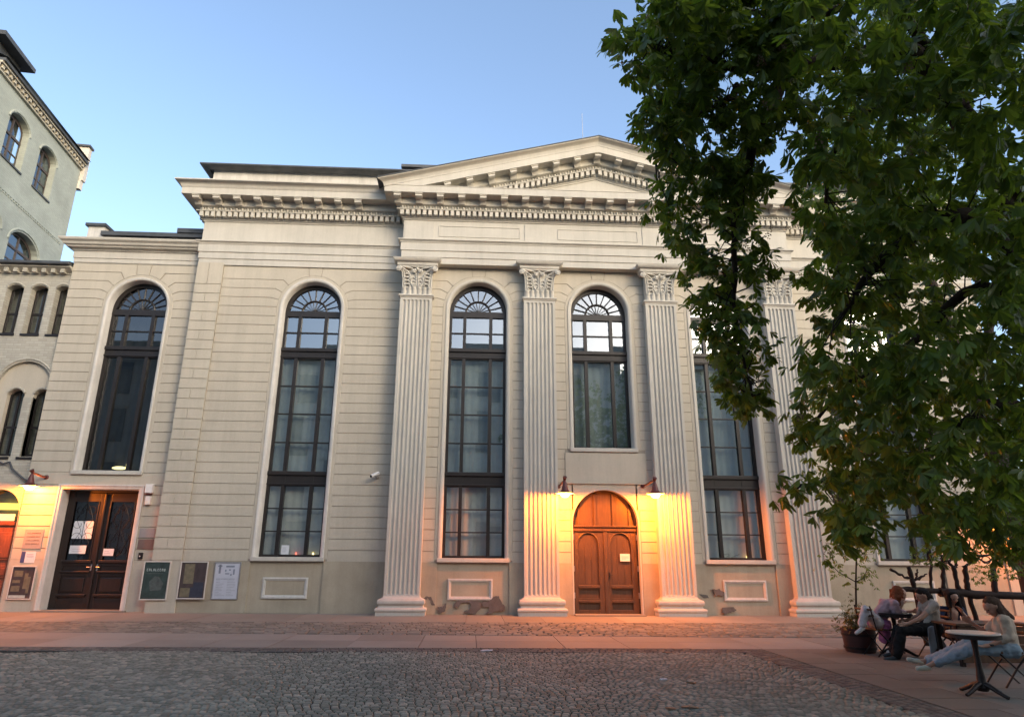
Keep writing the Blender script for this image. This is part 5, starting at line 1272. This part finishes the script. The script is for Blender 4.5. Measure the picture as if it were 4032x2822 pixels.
for i in pick:
    c = Z[i]; d = np.linalg.norm(NP - c, axis=1); j = int(np.argmin(d + RNG.uniform(0, .5, len(d))))
    if d[j] > 0.75: continue
    a = NP[j]; mid = (a + c) / 2 + RNG.normal(0, .06, 3) + np.array([0, 0, .08 * d[j]])
    tw.tube([a, mid, c], [.012, .008, .004], 4, False)
build(tw, 'twigs', M['bark'], chest, recalc=False)
# withered flower candles
bl = MB(); k = 0
for i in RNG.permutation(len(Z))[:150]:
    c = Z[i] + np.array([0, 0, .06]); h = RNG.uniform(.12, .22); ax = np.array([RNG.normal(0, .35), RNG.normal(0, .35), 1]); ax /= np.linalg.norm(ax)
    for q in range(26):
        t = q / 26; rr = .045 * (1 - t * .75); an = q * 2.4; p = c + ax * h * t + np.array([math.cos(an) * rr, math.sin(an) * rr, 0]); r = .011 * (1.2 - t * .6) * RNG.uniform(.7, 1.3)
        i0 = len(bl.V)
        for o in ((r, 0, 0), (-r, 0, 0), (0, r, 0), (0, -r, 0), (0, 0, r), (0, 0, -r)): bl.V.append((p[0] + o[0], p[1] + o[1], p[2] + o[2]))
        for f in ((0, 2, 4), (2, 1, 4), (1, 3, 4), (3, 0, 4), (2, 0, 5), (1, 2, 5), (3, 1, 5), (0, 3, 5)): bl.F.append([i0 + e for e in f]); bl.M.append(0)
build(bl, 'blossoms', M['blossom'], chest, recalc=False)
# lighter tree behind, nearer the hall
lt = thing('lighter_tree', 'brighter fresh green tree crown showing behind the chestnut beside the pediment', 'tree', (15.2, -4.2, 0))
E_ = S([(1800, 330), (1776, 420), (1790, 480), (1822, 540), (1850, 600), (1990, 640), (2150, 600), (2200, 400), (2150, 250), (2000, 200), (1850, 230)])
ZL = sample(E_, 1500, 15.0, 18.0, [(3265, 705, 40, 22, .8)]); leaf_cloud(ZL, .17, (4, 6), 'crown', M['leaflight'], lt)
tb = MB(); tb.tube([(15.2, -4.2, -.05), (15.1, -4.2, 2), (14.6, -4.4, 5), (13.6, -4.8, 8.5), (12.8, -5, 10)], [.3, .24, .2, .14, .06], 10); tb.tube([(14.6, -4.4, 5), (15.0, -4.8, 7.5), (14.6, -5, 9.5)], [.16, .1, .04], 8); build(tb, 'trunk', M['bark'], lt, smooth=60)
# ------------------------------------------------------------------ cafe corner: tub, railing, tables, seats
M['tub'] = plain('dark_red_brown_tub', (0.055, 0.024, 0.022), .6, 0, .25, 7)
M['metaldark'] = plain('dark_cast_iron', (0.022, 0.016, 0.015), .5, .3, .3, 12)
M['log'] = rough_mat('dark_stained_log', (0.028, 0.017, 0.014), .35, 5, 24, .6, .012, .8)
M['boxwood'] = wood_mat('brown_crate_wood', (0.10, 0.05, 0.025), .7)
tubx = thing('plant_tub', 'dark red brown wooden tub with a bushy plant and a thin young tree', 'planter', (9.0, -7.3, 0))
mb = MB(); mb.lathe([(.24, 0.0), (.255, .02), (.285, .38), (.29, .40), (.265, .40), (.255, .33), (0, .33)], (9.0, -7.3, 0), 22)
build(mb, 'tub', M['tub'], tubx, smooth=40)
mb = MB()
for z in (.08, .30): mb.lathe([(.262 + z * .075, -.02), (.268 + z * .075, -.02), (.272 + z * .075, .02), (.266 + z * .075, .02)], (9.0, -7.3, z), 22, False)
build(mb, 'hoop', M['metaldark'], tubx, smooth=40)
cs = np.stack([9.0 + RNG.normal(0, .13, 260), -7.3 + RNG.normal(0, .13, 260), .36 + np.abs(RNG.normal(0, .2, 260))], 1); cs[:, 0] -= .07
M['bushleaf'] = leaf_mat('yellowish_bush_leaf', ((0, (.07, .075, .02)), (.6, (.12, .115, .03)), (1, (.18, .16, .05))), .2)
leaf_cloud(cs, .075, (3, 5), 'bush', M['bushleaf'], tubx)
sx = at(3372, 2300, -7.3); mb = MB(); J = [(9.02, -7.3, .33), tuple(at(3371, 2400, -7.3)), tuple(at(3370, 2290, -7.3)), tuple(at(3372, 2200, -7.32)), tuple(at(3378, 2120, -7.35)), tuple(at(3392, 2040, -7.3))]
mb.tube(J, [.022, .018, .016, .014, .011, .006], 7)
forks = [(J[2], at(3300, 2250, -7.3), at(3258, 2205, -7.25)), (J[2], at(3400, 2275, -7.3), at(3412, 2245, -7.35)), (J[3], at(3340, 2150, -7.3), at(3290, 2120, -7.3)), (J[3], at(3410, 2170, -7.25), at(3440, 2140, -7.2)), (J[4], at(3345, 2080, -7.35), at(3310, 2050, -7.4))]
ends = []
for f in forks: mb.tube(f, [.010, .007, .004], 6); ends += [f[1], f[2]]
build(mb, 'young_stem', M['bark'], tubx, smooth=60)
pts = []
for e in ends + [J[4], J[5], J[5]]:
    for _ in range(16): pts.append(np.array(tuple(e)) + RNG.normal(0, .10, 3))
pts += list(sample([(3260, 2180), (3300, 2080), (3360, 2010), (3440, 2000), (3450, 2120), (3420, 2210), (3360, 2180), (3310, 2230), (3260, 2240)], 110, 13.1, 13.6))
leaf_cloud(np.array(pts), .095, (3, 5), 'young_crown', M['leaf'], tubx)

# rustic log railing behind the seats
YR = -6.45
rail = thing('log_railing', 'dark rustic railing of crooked branches behind the seated people', 'railing', (11.8, YR, 0))
def wob(a, b, n=9, w=.012):
    a, b = Vector(a), Vector(b); return [a.lerp(b, k / n) + (Vector(RNG.normal(0, w, 3)) if 0 < k < n else Vector((0, 0, 0))) for k in range(n + 1)]
def log(px0, py0, px1, py1, r0, r1, name, w=.008, y=YR):
    mb = MB(); n = 9; mb.tube(wob(at(px0, py0, y), at(px1, py1, y), n, w), [r0 + (r1 - r0) * k / n + RNG.normal(0, .004) for k in range(n + 1)], 8); build(mb, name, M['log'], rail, smooth=60)
log(3530, 2316, 3740, 2330, .045, .06, 'rail'); log(3700, 2330, 4120, 2352, .085, .06, 'rail', .008)
for (a, b, c, d, r) in ((3576, 2230, 3606, 2330, .04), (3662, 2180, 3668, 2325, .03), (3712, 2190, 3715, 2330, .035), (3752, 2225, 3778, 2335, .04), (3797, 2225, 3812, 2335, .045), (3910, 2230, 3920, 2350, .05)): log(a, b, c, d, r, r * 1.15, 'post', .007)
for (a, b, r) in ((3606, 2330, .05), (3778, 2335, .06), (3818, 2345, .045), (3922, 2350, .055)):
    p = at(a, b, YR); mb = MB(); mb.tube(wob(p, (p.x + .06, YR, -.02), 7, .007), r, 8); build(mb, 'post', M['log'], rail, smooth=60)
for (a, b, c, d, r) in ((3505, 2240, 3590, 2280, .028), (3600, 2285, 3650, 2258, .025), (3606, 2275, 3612, 2240, .02), (3916, 2222, 3990, 2185, .028), (3752, 2230, 3700, 2186, .03), (3800, 2230, 3870, 2188, .025), (3765, 2235, 3770, 2180, .03)): log(a, b, c, d, r, r * .7, 'branch', .012)
mb = MB()
for k, (a, b) in enumerate(((3700, 3745), (3800, 3850), (3850, 3908))):
    p, q = at(a, 2186, YR), at(b, 2184, YR); mb.tube([p, q], .022, 6)
    mb.tube([p.lerp(q, t) + Vector((0, 0, -.05 - .08 * math.sin(t * PI))) for t in np.linspace(0, 1, 9)], .016, 6)
    mb.tube([p.lerp(q, .5) + Vector((.09 * math.cos(t), 0, -.09 + .07 * math.sin(t))) for t in np.linspace(0, 2 * PI, 13)], .012, 5)
mb.tube([at(3908, 2184, YR), at(3912, 2240, YR)], .022, 6); build(mb, 'scroll_top', M['metaldark'], rail, smooth=60)
iv = sample([(3590, 2150), (3700, 2130), (3695, 2210), (3640, 2220), (3580, 2210)], 120, 14.4, 14.8); iv2 = sample([(3830, 2200), (3900, 2215), (4000, 2230), (4032, 2210), (4040, 2270), (3900, 2280), (3850, 2310), (3815, 2260)], 130, 14.0, 14.8)
leaf_cloud(np.concatenate([iv, iv2]), .07, (3, 5), 'climbing_leaves', M['leaf'], rail)

def round_table(c, z, r, label, top_mat, rim=True, feet=4, ang=.3):
    t = thing('cafe_table', label, 'table', c); x, y = c[0], c[1]
    mb = MB(); mb.lathe([(0, -.012), (r - .012, -.012), (r, -.004), (r, .006), (r - .006, .012), (0, .012)], (x, y, z), 32, False); build(mb, 'tabletop', top_mat, t, smooth=40)
    mb = MB(); mb.lathe([(r - .03, -.055), (r + .006, -.055), (r + .008, -.014), (r - .03, -.0145)], (x, y, z), 32, False); build(mb, 'rim', M['metaldark'], t, smooth=40)
    mb = MB(); mb.lathe([(.09, z - .014), (.085, z - .05), (.04, z - .08), (.032, z - .2), (.038, .3), (.05, .2), (.055, .12), (.075, .09), (.06, .05)], (x, y, 0), 14); build(mb, 'column', M['metaldark'], t, smooth=50)
    for k in range(feet):
        a = ang + 2 * PI * k / feet; d = (math.cos(a), math.sin(a)); mb = MB()
        mb.tube([(x + d[0] * q, y + d[1] * q, h) for q, h in ((.03, .13), (.10, .11), (.19, .065), (.27, .028), (.30, .022))], [.034, .032, .026, .022, .020], 8); build(mb, 'foot', M['metaldark'], t, smooth=50)
    return t
M['tabletop'] = plain('pale_stone_tabletop', (0.62, 0.56, 0.50), .3, 0, .06, 5)
round_table((8.30, -11.16, 0), .715, .295, 'round cafe table with a pale top on a dark pedestal nearest the camera', M['tabletop'])
round_table((9.42, -7.75, 0), .69, .30, 'round dark cafe table between the red haired person and the one in beige', M['metaldark'], ang=.7)
# wooden box table behind
bt = thing('wooden_box_table', 'dark brown wooden box table behind the pale round table', 'table', (10.25, -8.75, 0))
mb = MB(); mb.box(9.62, 10.95, -9.05, -8.45, .60, .635, .006); build(mb, 'tabletop', M['boxwood'], bt)
mb = MB()
for k in range(4): mb.box(9.66, 10.91, -9.02, -9.0, .06 + k * .135, .185 + k * .135, .004)
build(mb, 'front_panel', M['boxwood'], bt)
for (a, b) in ((9.64, -9.0), (10.86, -9.0), (9.64, -8.53), (10.86, -8.53)): mb = MB(); mb.box(a, a + .06, b, b + .06, 0, .598); build(mb, 'leg', M['log'], bt)
def chair(c, ang, label, seat=.43, mat=None):
    t = thing('cafe_chair', label, 'chair', c, 'dark folding cafe chairs'); x, y, _ = c; ca_, sa = math.cos(ang), math.sin(ang)
    W = lambda u, v, z: (x + u * ca_ - v * sa, y + u * sa + v * ca_, z)     # u = forward
    mb = MB()
    for k in range(5): u = -.17 + k * .085; mb.tube([W(u, -.2, seat), W(u, .2, seat)], .018, 6)
    build(mb, 'seat', mat or M['boxwood'], t, smooth=50)
    for s in (-1, 1):
        mb = MB(); mb.tube([W(.2, s * .19, 0), W(0, s * .19, .25), W(-.2, s * .19, seat + .02), W(-.27, s * .19, .82)], .012, 6); build(mb, 'frame', M['metaldark'], t, smooth=50)
        mb = MB(); mb.tube([W(-.22, s * .17, 0), W(.19, s * .17, seat - .01)], .012, 6); build(mb, 'leg', M['metaldark'], t, smooth=50)
    mb = MB()
    for z in (.66, .76): mb.tube([W(-.22 - (z - .6) * .2, -.2, z), W(-.26 - (z - .6) * .2, 0, z), W(-.22 - (z - .6) * .2, .2, z)], .02, 6)
    build(mb, 'backrest', mat or M['boxwood'], t, smooth=50)
chair((9.85, -8.1, 0), PI - .05, 'dark folding chair under the person in the beige top')
chair((9.12, -7.75, 0), .15, 'dark folding chair under the red haired person')
chair((9.16, -10.55, 0), PI - .1, 'dark folding chair under the person in the cream blouse')
chair((10.75, -7.55, 0), -PI / 2, 'dark folding chair under the person in the navy top')
# ------------------------------------------------------------------ people
M['skin'] = plain('skin', (0.42, 0.24, 0.17), .5, 0, .08, 12, .35, 0)
def cloth(name, c): M[name] = rough_mat(name, c, .15, 5, 60, .25, .004, .9); return M[name]
def organic(caps, name, mat, parent, vox=.011, it=4):
    """tapered limbs merged into one continuous surface"""
    mb = MB()
    for (p0, r0, p1, r1) in caps: mb.capsule(p0, r0, p1, r1, 12)
    o = build(mb, name, mat, parent)
    md = o.modifiers.new('merge', 'REMESH'); md.mode = 'VOXEL'; md.voxel_size = vox; md.use_smooth_shade = True
    if name in ('top', 'blouse', 'trousers', 'jeans', 'skirt', 'cloth'):
        tx = bpy.data.textures.get('folds') or bpy.data.textures.new('folds', 'CLOUDS'); tx.noise_scale = .075; tx.noise_depth = 2
        dm = o.modifiers.new('folds', 'DISPLACE'); dm.texture = tx; dm.strength = .045; dm.mid_level = .5; dm.texture_coords = 'GLOBAL'
    if name == 'hair':
        tx = bpy.data.textures.get('locks') or bpy.data.textures.new('locks', 'CLOUDS'); tx.noise_scale = .03
        dm = o.modifiers.new('locks', 'DISPLACE'); dm.texture = tx; dm.strength = .03; dm.mid_level = .5; dm.texture_coords = 'GLOBAL'
    if it: s = o.modifiers.new('relax', 'SMOOTH'); s.iterations = it; s.factor = .5
    return o
def hand_caps(w, tip, side, curl=.3):
    """palm, four fingers of different lengths and a thumb; w wrist, tip towards the finger tips, side = thumb side"""
    w, tip, side = Vector(w), Vector(tip), Vector(side); f = (tip - w).normalized(); side = (side - f * side.dot(f)).normalized(); nrm = f.cross(side)
    caps = [(w, .024, w + f * .05, .027), (w + side * .018 + f * .03, .018, w + side * .022 + f * .075, .016), (w - side * .018 + f * .03, .018, w - side * .022 + f * .07, .016)]
    for k, (o, L) in enumerate(((.030, .068), (.011, .078), (-.009, .072), (-.028, .056))):
        b = w + f * .082 + side * o; m = b + f * L * .5 - nrm * curl * .02; e = m + (f * .85 - nrm * curl).normalized() * L * .5
        caps += [(b - f * .02, .0095, m, .0088), (m, .0088, e, .0075)]
    b = w + f * .03 + side * .028; m = b + (side * .7 + f * .7).normalized() * .035; caps += [(b, .012, m, .0105), (m, .0105, m + (f * .9 + side * .2 - nrm * curl * .5).normalized() * .032, .009)]
    return caps
def head_caps(c, fwd, up=(0, 0, 1)):
    c, f, u = Vector(c), Vector(fwd).normalized(), Vector(up); s = f.cross(u).normalized(); u = s.cross(f)
    caps = [(c - f * .025 + u * .02, .088, c + f * .025 + u * .025, .084), (c + f * .03 - u * .03, .066, c + f * .045 - u * .075, .042),
            (c + f * .098 + u * .01, .010, c + f * .116 - u * .018, .014)]
    for e in (-1, 1): caps.append((c + s * e * .086 + u * .012, .016, c + s * e * .086 - u * .02, .012)); caps.append((c + f * .07 + s * e * .04 - u * .025, .025, c + f * .06 + s * e * .035 - u * .04, .025))
    return caps, (c, f, s, u)
def face(parent, fr):
    c, f, s, u = fr; mb = MB(); M.setdefault('eyewhite', plain('eye', (.03, .02, .018), .3, 0, .1, 10, .5, 0)); M.setdefault('lips', plain('lips', (.26, .09, .08), .5, 0, .1, 10, .3, 0))
    for e in (-1, 1): mb.ball(c + f * .096 + s * e * .032 + u * .012, .011, (1, 1, .8), 8)
    build(mb, 'eyes', M['eyewhite'], parent, smooth=80)
    mb = MB(); mb.capsule(c + f * .096 - s * .02 - u * .05, .007, c + f * .096 + s * .02 - u * .05, .007, 8); build(mb, 'mouth', M['lips'], parent, smooth=80)
def shoe(parent, heel, toe, mat, name='shoe', r=.038):
    h, t = Vector(heel), Vector(toe); d = (t - h)
    o = organic([(h + Vector((0, 0, .03)), .036, h + d * .35 + Vector((0, 0, .03)), .036), (h + d * .35 + Vector((0, 0, .022)), .036, t + Vector((0, 0, .008)), .032)], name, mat, parent, .009, 3)
    return o

# ---- the person in the beige top, dark hair, seen from the side
y2 = -8.12
P2 = thing('person', 'seated person in a beige T-shirt and black trousers with dark tied hair', 'person', (9.80, y2, 0))
A2 = lambda x, y, d=0.0: at(x, y, y2 + d)
hd = A2(3632, 2345); fw = Vector((-.93, .15, -.3))
hc, fr = head_caps(hd, fw)
nk = A2(3645, 2368); ch = A2(3662, 2392); wa = A2(3672, 2440); hp = A2(3672, 2474)
shL, shR = ch + Vector((0, .17, .06)), ch + Vector((-.02, -.17, .06))
elR = A2(3626, 2432, -.2); wrR = A2(3572, 2456, -.16); elL = A2(3615, 2425, .15); wrL = A2(3566, 2442, .12)
knL, knR = A2(3536, 2476, .10), A2(3548, 2482, -.14); anL, anR = A2(3520, 2560, .08), A2(3532, 2572, -.16)
limbs = [(hd - Vector((0, 0, .05)), .05, nk, .052), (nk, .052, ch + Vector((0, 0, .05)), .07), (shL, .06, shR, .06), (ch, .125, wa, .11), (wa, .11, hp, .13),
         (shR, .058, elR, .040), (elR, .040, wrR, .027), (shL, .058, elL, .040), (elL, .040, wrL, .027), (hp + Vector((0, .08, 0)), .095, knL, .066), (hp + Vector((0, -.08, 0)), .095, knR, .066), (knL, .062, anL, .038), (knR, .062, anR, .038)]
organic(hc + limbs + hand_caps(wrR, A2(3540, 2462, -.16), (0, .2, 1)) + hand_caps(wrL, A2(3535, 2446, .12), (0, -.2, 1)), 'body', M['skin'], P2, .0085, 3); face(P2, fr)
organic([(shL, .074, shR, .074), (ch + Vector((0, 0, .02)), .138, wa, .125), (wa, .125, hp + Vector((0, 0, .06)), .13), (shR, .072, shR.lerp(elR, .55), .056), (shL, .072, shL.lerp(elL, .55), .056)], 'top', cloth('beige_cotton', (.40, .34, .29)), P2)
tr = cloth('black_trousers', (.012, .012, .013)); organic([(hp + Vector((0, .08, 0)), .115, knL, .085), (hp + Vector((0, -.08, 0)), .115, knR, .085), (knL, .085, anL, .085), (knR, .085, anR, .085), (hp + Vector((0, -.06, .02)), .135, hp + Vector((0, .06, .02)), .135)], 'trousers', tr, P2)
u = fr[3]; organic([(hd + Vector((.03, 0, .035)), .094, hd + Vector((-.03, 0, .052)), .082), (hd + Vector((.06, 0, 0)), .07, hd + Vector((.075, 0, -.05)), .05), (hd + Vector((.12, 0, -.01)), .055, hd + Vector((.15, 0, -.06)), .045)], 'hair', cloth('dark_hair', (.018, .013, .012)), P2, .012, 3)
sg = cloth('dark_grey_shoe', (.06, .07, .075)); shoe(P2, anL + Vector((.03, 0, -.07)), anL + Vector((-.17, 0, -.085)), sg); q = at(3540, 2600, y2 - .16); shoe(P2, Vector((q.x, y2 - .16, .01)), Vector((q.x - .22, y2 - .14, .0)), sg)
bl_ = MB(); bl_.tube([hp + Vector((.135 * math.cos(t), .15 * math.sin(t), .075)) for t in np.linspace(0, 2 * PI, 17)], .016, 6); build(bl_, 'belt', M['black'], P2, smooth=60)

# ---- jacket hanging over the back of that chair
jk = thing('hanging_jacket', 'pale grey jacket hanging from the chair of the person in beige', 'jacket', tuple(at(3690, 2460, y2 - .30)))
J_ = [(3652, 2470), (3664, 2462), (3690, 2464), (3702, 2500), (3732, 2548), (3728, 2556), (3690, 2552), (3676, 2572), (3668, 2590), (3662, 2560), (3655, 2510)]
mb = MB(); rows = []
for d_ in (-.05, 0.05):
    pts = [at(a, b, y2 - .30 + d_ * (.3 if k in (1, 2) else 1)) for k, (a, b) in enumerate(J_)]; rows.append(pts)
mb.loft(rows, True, True); o = build(mb, 'cloth', cloth('pale_grey_cloth', (.40, .40, .42)), jk); s_ = o.modifiers.new('round', 'REMESH'); s_.mode = 'VOXEL'; s_.voxel_size = .012; s2 = o.modifiers.new('relax', 'SMOOTH'); s2.iterations = 8
organic([(at(3690, 2565, y2 - .28), .06, at(3725, 2562, y2 - .28), .055), (at(3680, 2572, y2 - .28), .05, at(3720, 2575, y2 - .28), .04)], 'dark_lining', cloth('charcoal_cloth', (.03, .033, .035)), jk)

# ---- red haired person, leaning on the dark table
y1 = -7.72
P1 = thing('person', 'red haired seated person in a pale pink blouse leaning on the dark table, legs crossed', 'person', (9.25, y1, 0))
A1 = lambda x, y, d=0.0: at(x, y, y1 + d)
hd = A1(3540, 2335); hc, fr = head_caps(hd, (.85, -.25, -.35)); nk = A1(3522, 2358); ch = A1(3492, 2385); wa = A1(3462, 2425); hp = A1(3450, 2452)
shR, shL = ch + Vector((.05, -.15, .05)), ch + Vector((.03, .16, .05)); elR = A1(3528, 2424, -.14); wrR = A1(3553, 2378, -.12); elL = A1(3560, 2412, .12); wrL = A1(3590, 2405, .08)
kn1, kn2 = A1(3408, 2400, -.12), A1(3480, 2462, -.05); an1, an2 = A1(3393, 2462, -.15), A1(3494, 2535, -.02)
limbs = [(hd - Vector((.03, 0, .05)), .05, nk, .05), (nk, .05, ch + Vector((0, 0, .04)), .068), (shL, .055, shR, .055), (ch, .11, wa, .10), (wa, .10, hp, .125), (shR, .05, elR, .036), (elR, .036, wrR, .025), (shL, .05, elL, .036), (elL, .036, wrL, .025),
         (hp + Vector((0, -.07, 0)), .09, kn1, .062), (kn1, .06, an1, .036), (hp + Vector((0, .06, 0)), .09, kn2, .062), (kn2, .06, an2, .036)]
organic(hc + limbs + hand_caps(wrR, A1(3556, 2350, -.10), (1, 0, 0), .5) + hand_caps(wrL, A1(3612, 2407, .05), (0, -.3, 1)), 'body', M['skin'], P1, .0085, 3); face(P1, fr)
organic([(shL, .07, shR, .07), (ch, .128, wa, .12), (wa, .12, hp + Vector((0, 0, .05)), .135), (shR, .068, elR, .058), (shL, .068, elL, .055), (elR, .05, elR.lerp(wrR, .45), .045)], 'blouse', cloth('pale_pink_cotton', (.42, .29, .31)), P1)
organic([(hp + Vector((0, -.07, 0)), .11, kn1, .080), (kn1, .080, kn1.lerp(an1, .9), .070)], 'trousers', cloth('off_white_trousers', (.55, .50, .50)), P1)
organic([(hp + Vector((0, .05, 0)), .12, kn2, .10), (kn2, .10, an2 + Vector((0, 0, .08)), .085), (kn2 + Vector((.0, -.05, .02)), .10, an2 + Vector((-.06, -.03, .10)), .085)], 'skirt', cloth('magenta_print_cloth', (.42, .14, .29)), P1)
hr = cloth('red_curly_hair', (.19, .058, .024)); cc = [(hd + Vector((-.02, 0, .04)), .10, hd + Vector((-.045, 0, -.03)), .095)]
for k in range(26): a = k * 2.4; z = RNG.uniform(-.17, .08); r = .085 if z > -.06 else .075; c_ = hd + Vector((-.035 + math.cos(a) * r * .8 - .02, math.sin(a) * r * 1.15, z)); 
for k in range(30):
    a = RNG.uniform(0, 2 * PI); z = RNG.uniform(-.17, .10); c_ = hd + Vector((-.045 + math.cos(a) * .075, math.sin(a) * .10, z))
    if (c_ - hd).dot(fr[1]) < .05: cc.append((c_, .036, c_ + Vector((RNG.normal(0, .015), RNG.normal(0, .015), -.03)), .03))
organic(cc, 'hair', hr, P1, .011, 2)
sw = cloth('white_shoe', (.55, .55, .54)); shoe(P1, an1 + Vector((.02, 0, -.07)), an1 + Vector((-.14, -.05, -.12)), sw); shoe(P1, Vector((an2.x, an2.y, .02)), Vector((an2.x + .02, an2.y - .2, 0)), sw)

# ---- person in the navy top, facing the camera
y3 = -7.35
P3 = thing('person', 'person in a navy V neck top facing the camera behind the others, looking down', 'person', (10.85, y3, 0))
A3 = lambda x, y, d=0.0: at(x, y, y3 + d)
hd = A3(3748, 2350, -.05); hc, fr = head_caps(hd, (-.05, -.9, -.42)); nk = A3(3746, 2378); ch = A3(3745, 2412); wa = A3(3745, 2455); hp = A3(3745, 2490)
shR, shL = A3(3712, 2398), A3(3782, 2400); elR, elL = A3(3700, 2440, -.08), A3(3806, 2432, -.1); wrR, wrL = A3(3745, 2452, -.3), A3(3790, 2410, -.28)
organic(hc + [(hd - Vector((0, 0, .05)), .05, nk, .052), (nk, .052, ch + Vector((0, 0, .05)), .07), (shL, .055, shR, .055), (ch, .115, wa, .105), (wa, .105, hp, .13), (shR, .052, elR, .038), (elR, .038, wrR, .026), (shL, .052, elL, .038), (elL, .038, wrL, .026),
    (hp + Vector((-.09, 0, 0)), .09, hp + Vector((-.1, -.38, 0)), .065), (hp + Vector((.09, 0, 0)), .09, hp + Vector((.1, -.38, 0)), .065), (hp + Vector((-.1, -.38, 0)), .06, hp + Vector((-.1, -.36, -.40)), .04), (hp + Vector((.1, -.38, 0)), .06, hp + Vector((.1, -.36, -.40)), .04)]
    + hand_caps(wrR, wrR + Vector((.08, -.06, 0)), (0, 0, 1)) + hand_caps(wrL, wrL + Vector((-.05, 0, .08)), (0, -1, 0), .6), 'body', M['skin'], P3, .0085, 3); face(P3, fr)
nv = cloth('navy_cotton', (.016, .022, .05)); organic([(shL, .068, shL.lerp(shR, .36), .062), (shR, .068, shR.lerp(shL, .36), .062), (ch + Vector((.07, .02, -.03)), .085, wa, .12), (ch + Vector((-.07, .02, -.03)), .085, wa, .12), (wa, .12, hp, .14), (shR, .066, elR, .055), (shL, .066, elL, .055)], 'top', nv, P3)
organic([(hp + Vector((-.09, 0, 0)), .105, hp + Vector((-.1, -.38, 0)), .08), (hp + Vector((.09, 0, 0)), .105, hp + Vector((.1, -.38, 0)), .08), (hp + Vector((-.1, -.38, 0)), .08, hp + Vector((-.1, -.36, -.40)), .07), (hp + Vector((.1, -.38, 0)), .08, hp + Vector((.1, -.36, -.40)), .07)], 'trousers', tr, P3)
organic([(hd + Vector((-.03, .03, .055)), .088, hd + Vector((.03, .03, .055)), .088), (hd + Vector((-.045, -.055, .075)), .042, hd + Vector((.045, -.055, .075)), .042), (hd + Vector((-.075, -.03, .05)), .04, hd + Vector((-.09, -.04, -.16)), .036), (hd + Vector((.075, -.03, .05)), .04, hd + Vector((.095, -.04, -.18)), .038), (hd + Vector((-.075, .02, 0)), .045, hd + Vector((-.085, .0, -.16)), .04), (hd + Vector((.08, .02, 0)), .05, hd + Vector((.10, -.01, -.2)), .05), (hd + Vector((.05, .07, -.05)), .06, hd + Vector((.10, .05, -.25)), .05)], 'hair', M['dark_hair'], P3, .012, 3)

# ---- person in the cream blouse, leaning back with stretched legs
y4 = -10.58
P4 = thing('person', 'person in a cream blouse and light blue jeans with long brown hair, legs stretched out', 'person', (9.13, y4, 0))
A4 = lambda x, y, d=0.0: at(x, y, y4 + d)
hd = A4(3908, 2388); hc, fr = head_caps(hd, (-.85, .05, -.52)); nk = A4(3933, 2416); ch = A4(3950, 2455); wa = A4(3962, 2512); hp = A4(3968, 2555)
shN, shF = A4(3955, 2440, -.16), A4(3938, 2436, .16); elN = A4(3978, 2505, -.2); wrN = A4(3902, 2538, -.14); elF = A4(3880, 2488, .2); wrF = A4(3825, 2448, .22)
knN, knF = A4(3835, 2548, -.02), A4(3815, 2540, .14); anN, anF = at(3668, 2622, -9.92), at(3645, 2598, -9.66)
anN = at(3690, 2604, -10.1); anF = at(3655, 2600, -9.9)
organic(hc + [(hd - Vector((-.02, 0, .05)), .05, nk, .05), (nk, .05, ch + Vector((0, 0, .04)), .07), (shN, .056, shF, .056), (ch, .115, wa, .105), (wa, .105, hp, .13), (shN, .052, elN, .038), (elN, .038, wrN, .026), (shF, .052, elF, .036), (elF, .034, wrF, .024),
    (hp + Vector((0, -.08, 0)), .095, knN, .065), (hp + Vector((0, .08, 0)), .095, knF, .065), (knN, .062, anN, .036), (knF, .062, anF, .036), (anN, .036, at(3648, 2625, -10.1), .03), (anF, .036, at(3620, 2603, -9.9), .03)]
    + hand_caps(wrN, A4(3878, 2542, -.12), (0, 1, .3)) + hand_caps(wrF, A4(3800, 2436, .22), (0, -.3, 1), .4), 'body', M['skin'], P4, .0085, 3); face(P4, fr)
organic([(shN, .075, shF, .075), (ch, .135, wa, .13), (wa, .13, hp + Vector((0, 0, .03)), .15), (shN, .072, elN, .066), (elN, .062, elN.lerp(wrN, .35), .055), (shF, .072, shF.lerp(elF, .8), .056), (hp + Vector((-.05, -.02, .0)), .13, hp + Vector((-.16, -.04, .03)), .11)], 'blouse', cloth('cream_blouse', (.52, .44, .35)), P4)
organic([(hp + Vector((0, -.08, 0)), .11, knN, .085), (hp + Vector((0, .08, 0)), .11, knF, .085), (knN, .085, anN, .066), (knF, .085, anF, .066)], 'jeans', cloth('light_blue_denim', (.24, .33, .40)), P4)
organic([(hd + Vector((.03, 0, .04)), .095, hd + Vector((-.02, 0, .055)), .085), (hd + Vector((.07, 0, .0)), .08, hd + Vector((.13, 0, -.09)), .075), (hd + Vector((.11, -.03, -.06)), .06, hd + Vector((.20, -.05, -.13)), .035), (hd + Vector((.02, -.075, .0)), .04, hd + Vector((.06, -.08, -.1)), .035), (hd + Vector((.02, .075, .0)), .04, hd + Vector((.06, .08, -.1)), .035)], 'hair', cloth('long_brown_hair', (.085, .055, .040)), P4, .012, 3)
ws = cloth('greenish_white_sneaker', (.50, .53, .46))
hN, hF = at(3648, 2625, -10.1), at(3620, 2603, -9.9)
shoe(P4, hN + Vector((.03, 0, -.045)), hN + Vector((-.15, -.03, -.02)), ws, 'sneaker'); shoe(P4, hF + Vector((.03, 0, -.045)), hF + Vector((-.14, .02, .02)), ws, 'sneaker')
mb = MB(); mb.lathe([(.032, -.012), (.036, -.01), (.036, .01), (.032, .012)], tuple(wrN), 14, False); build(mb, 'bracelet', M['black'], P4)
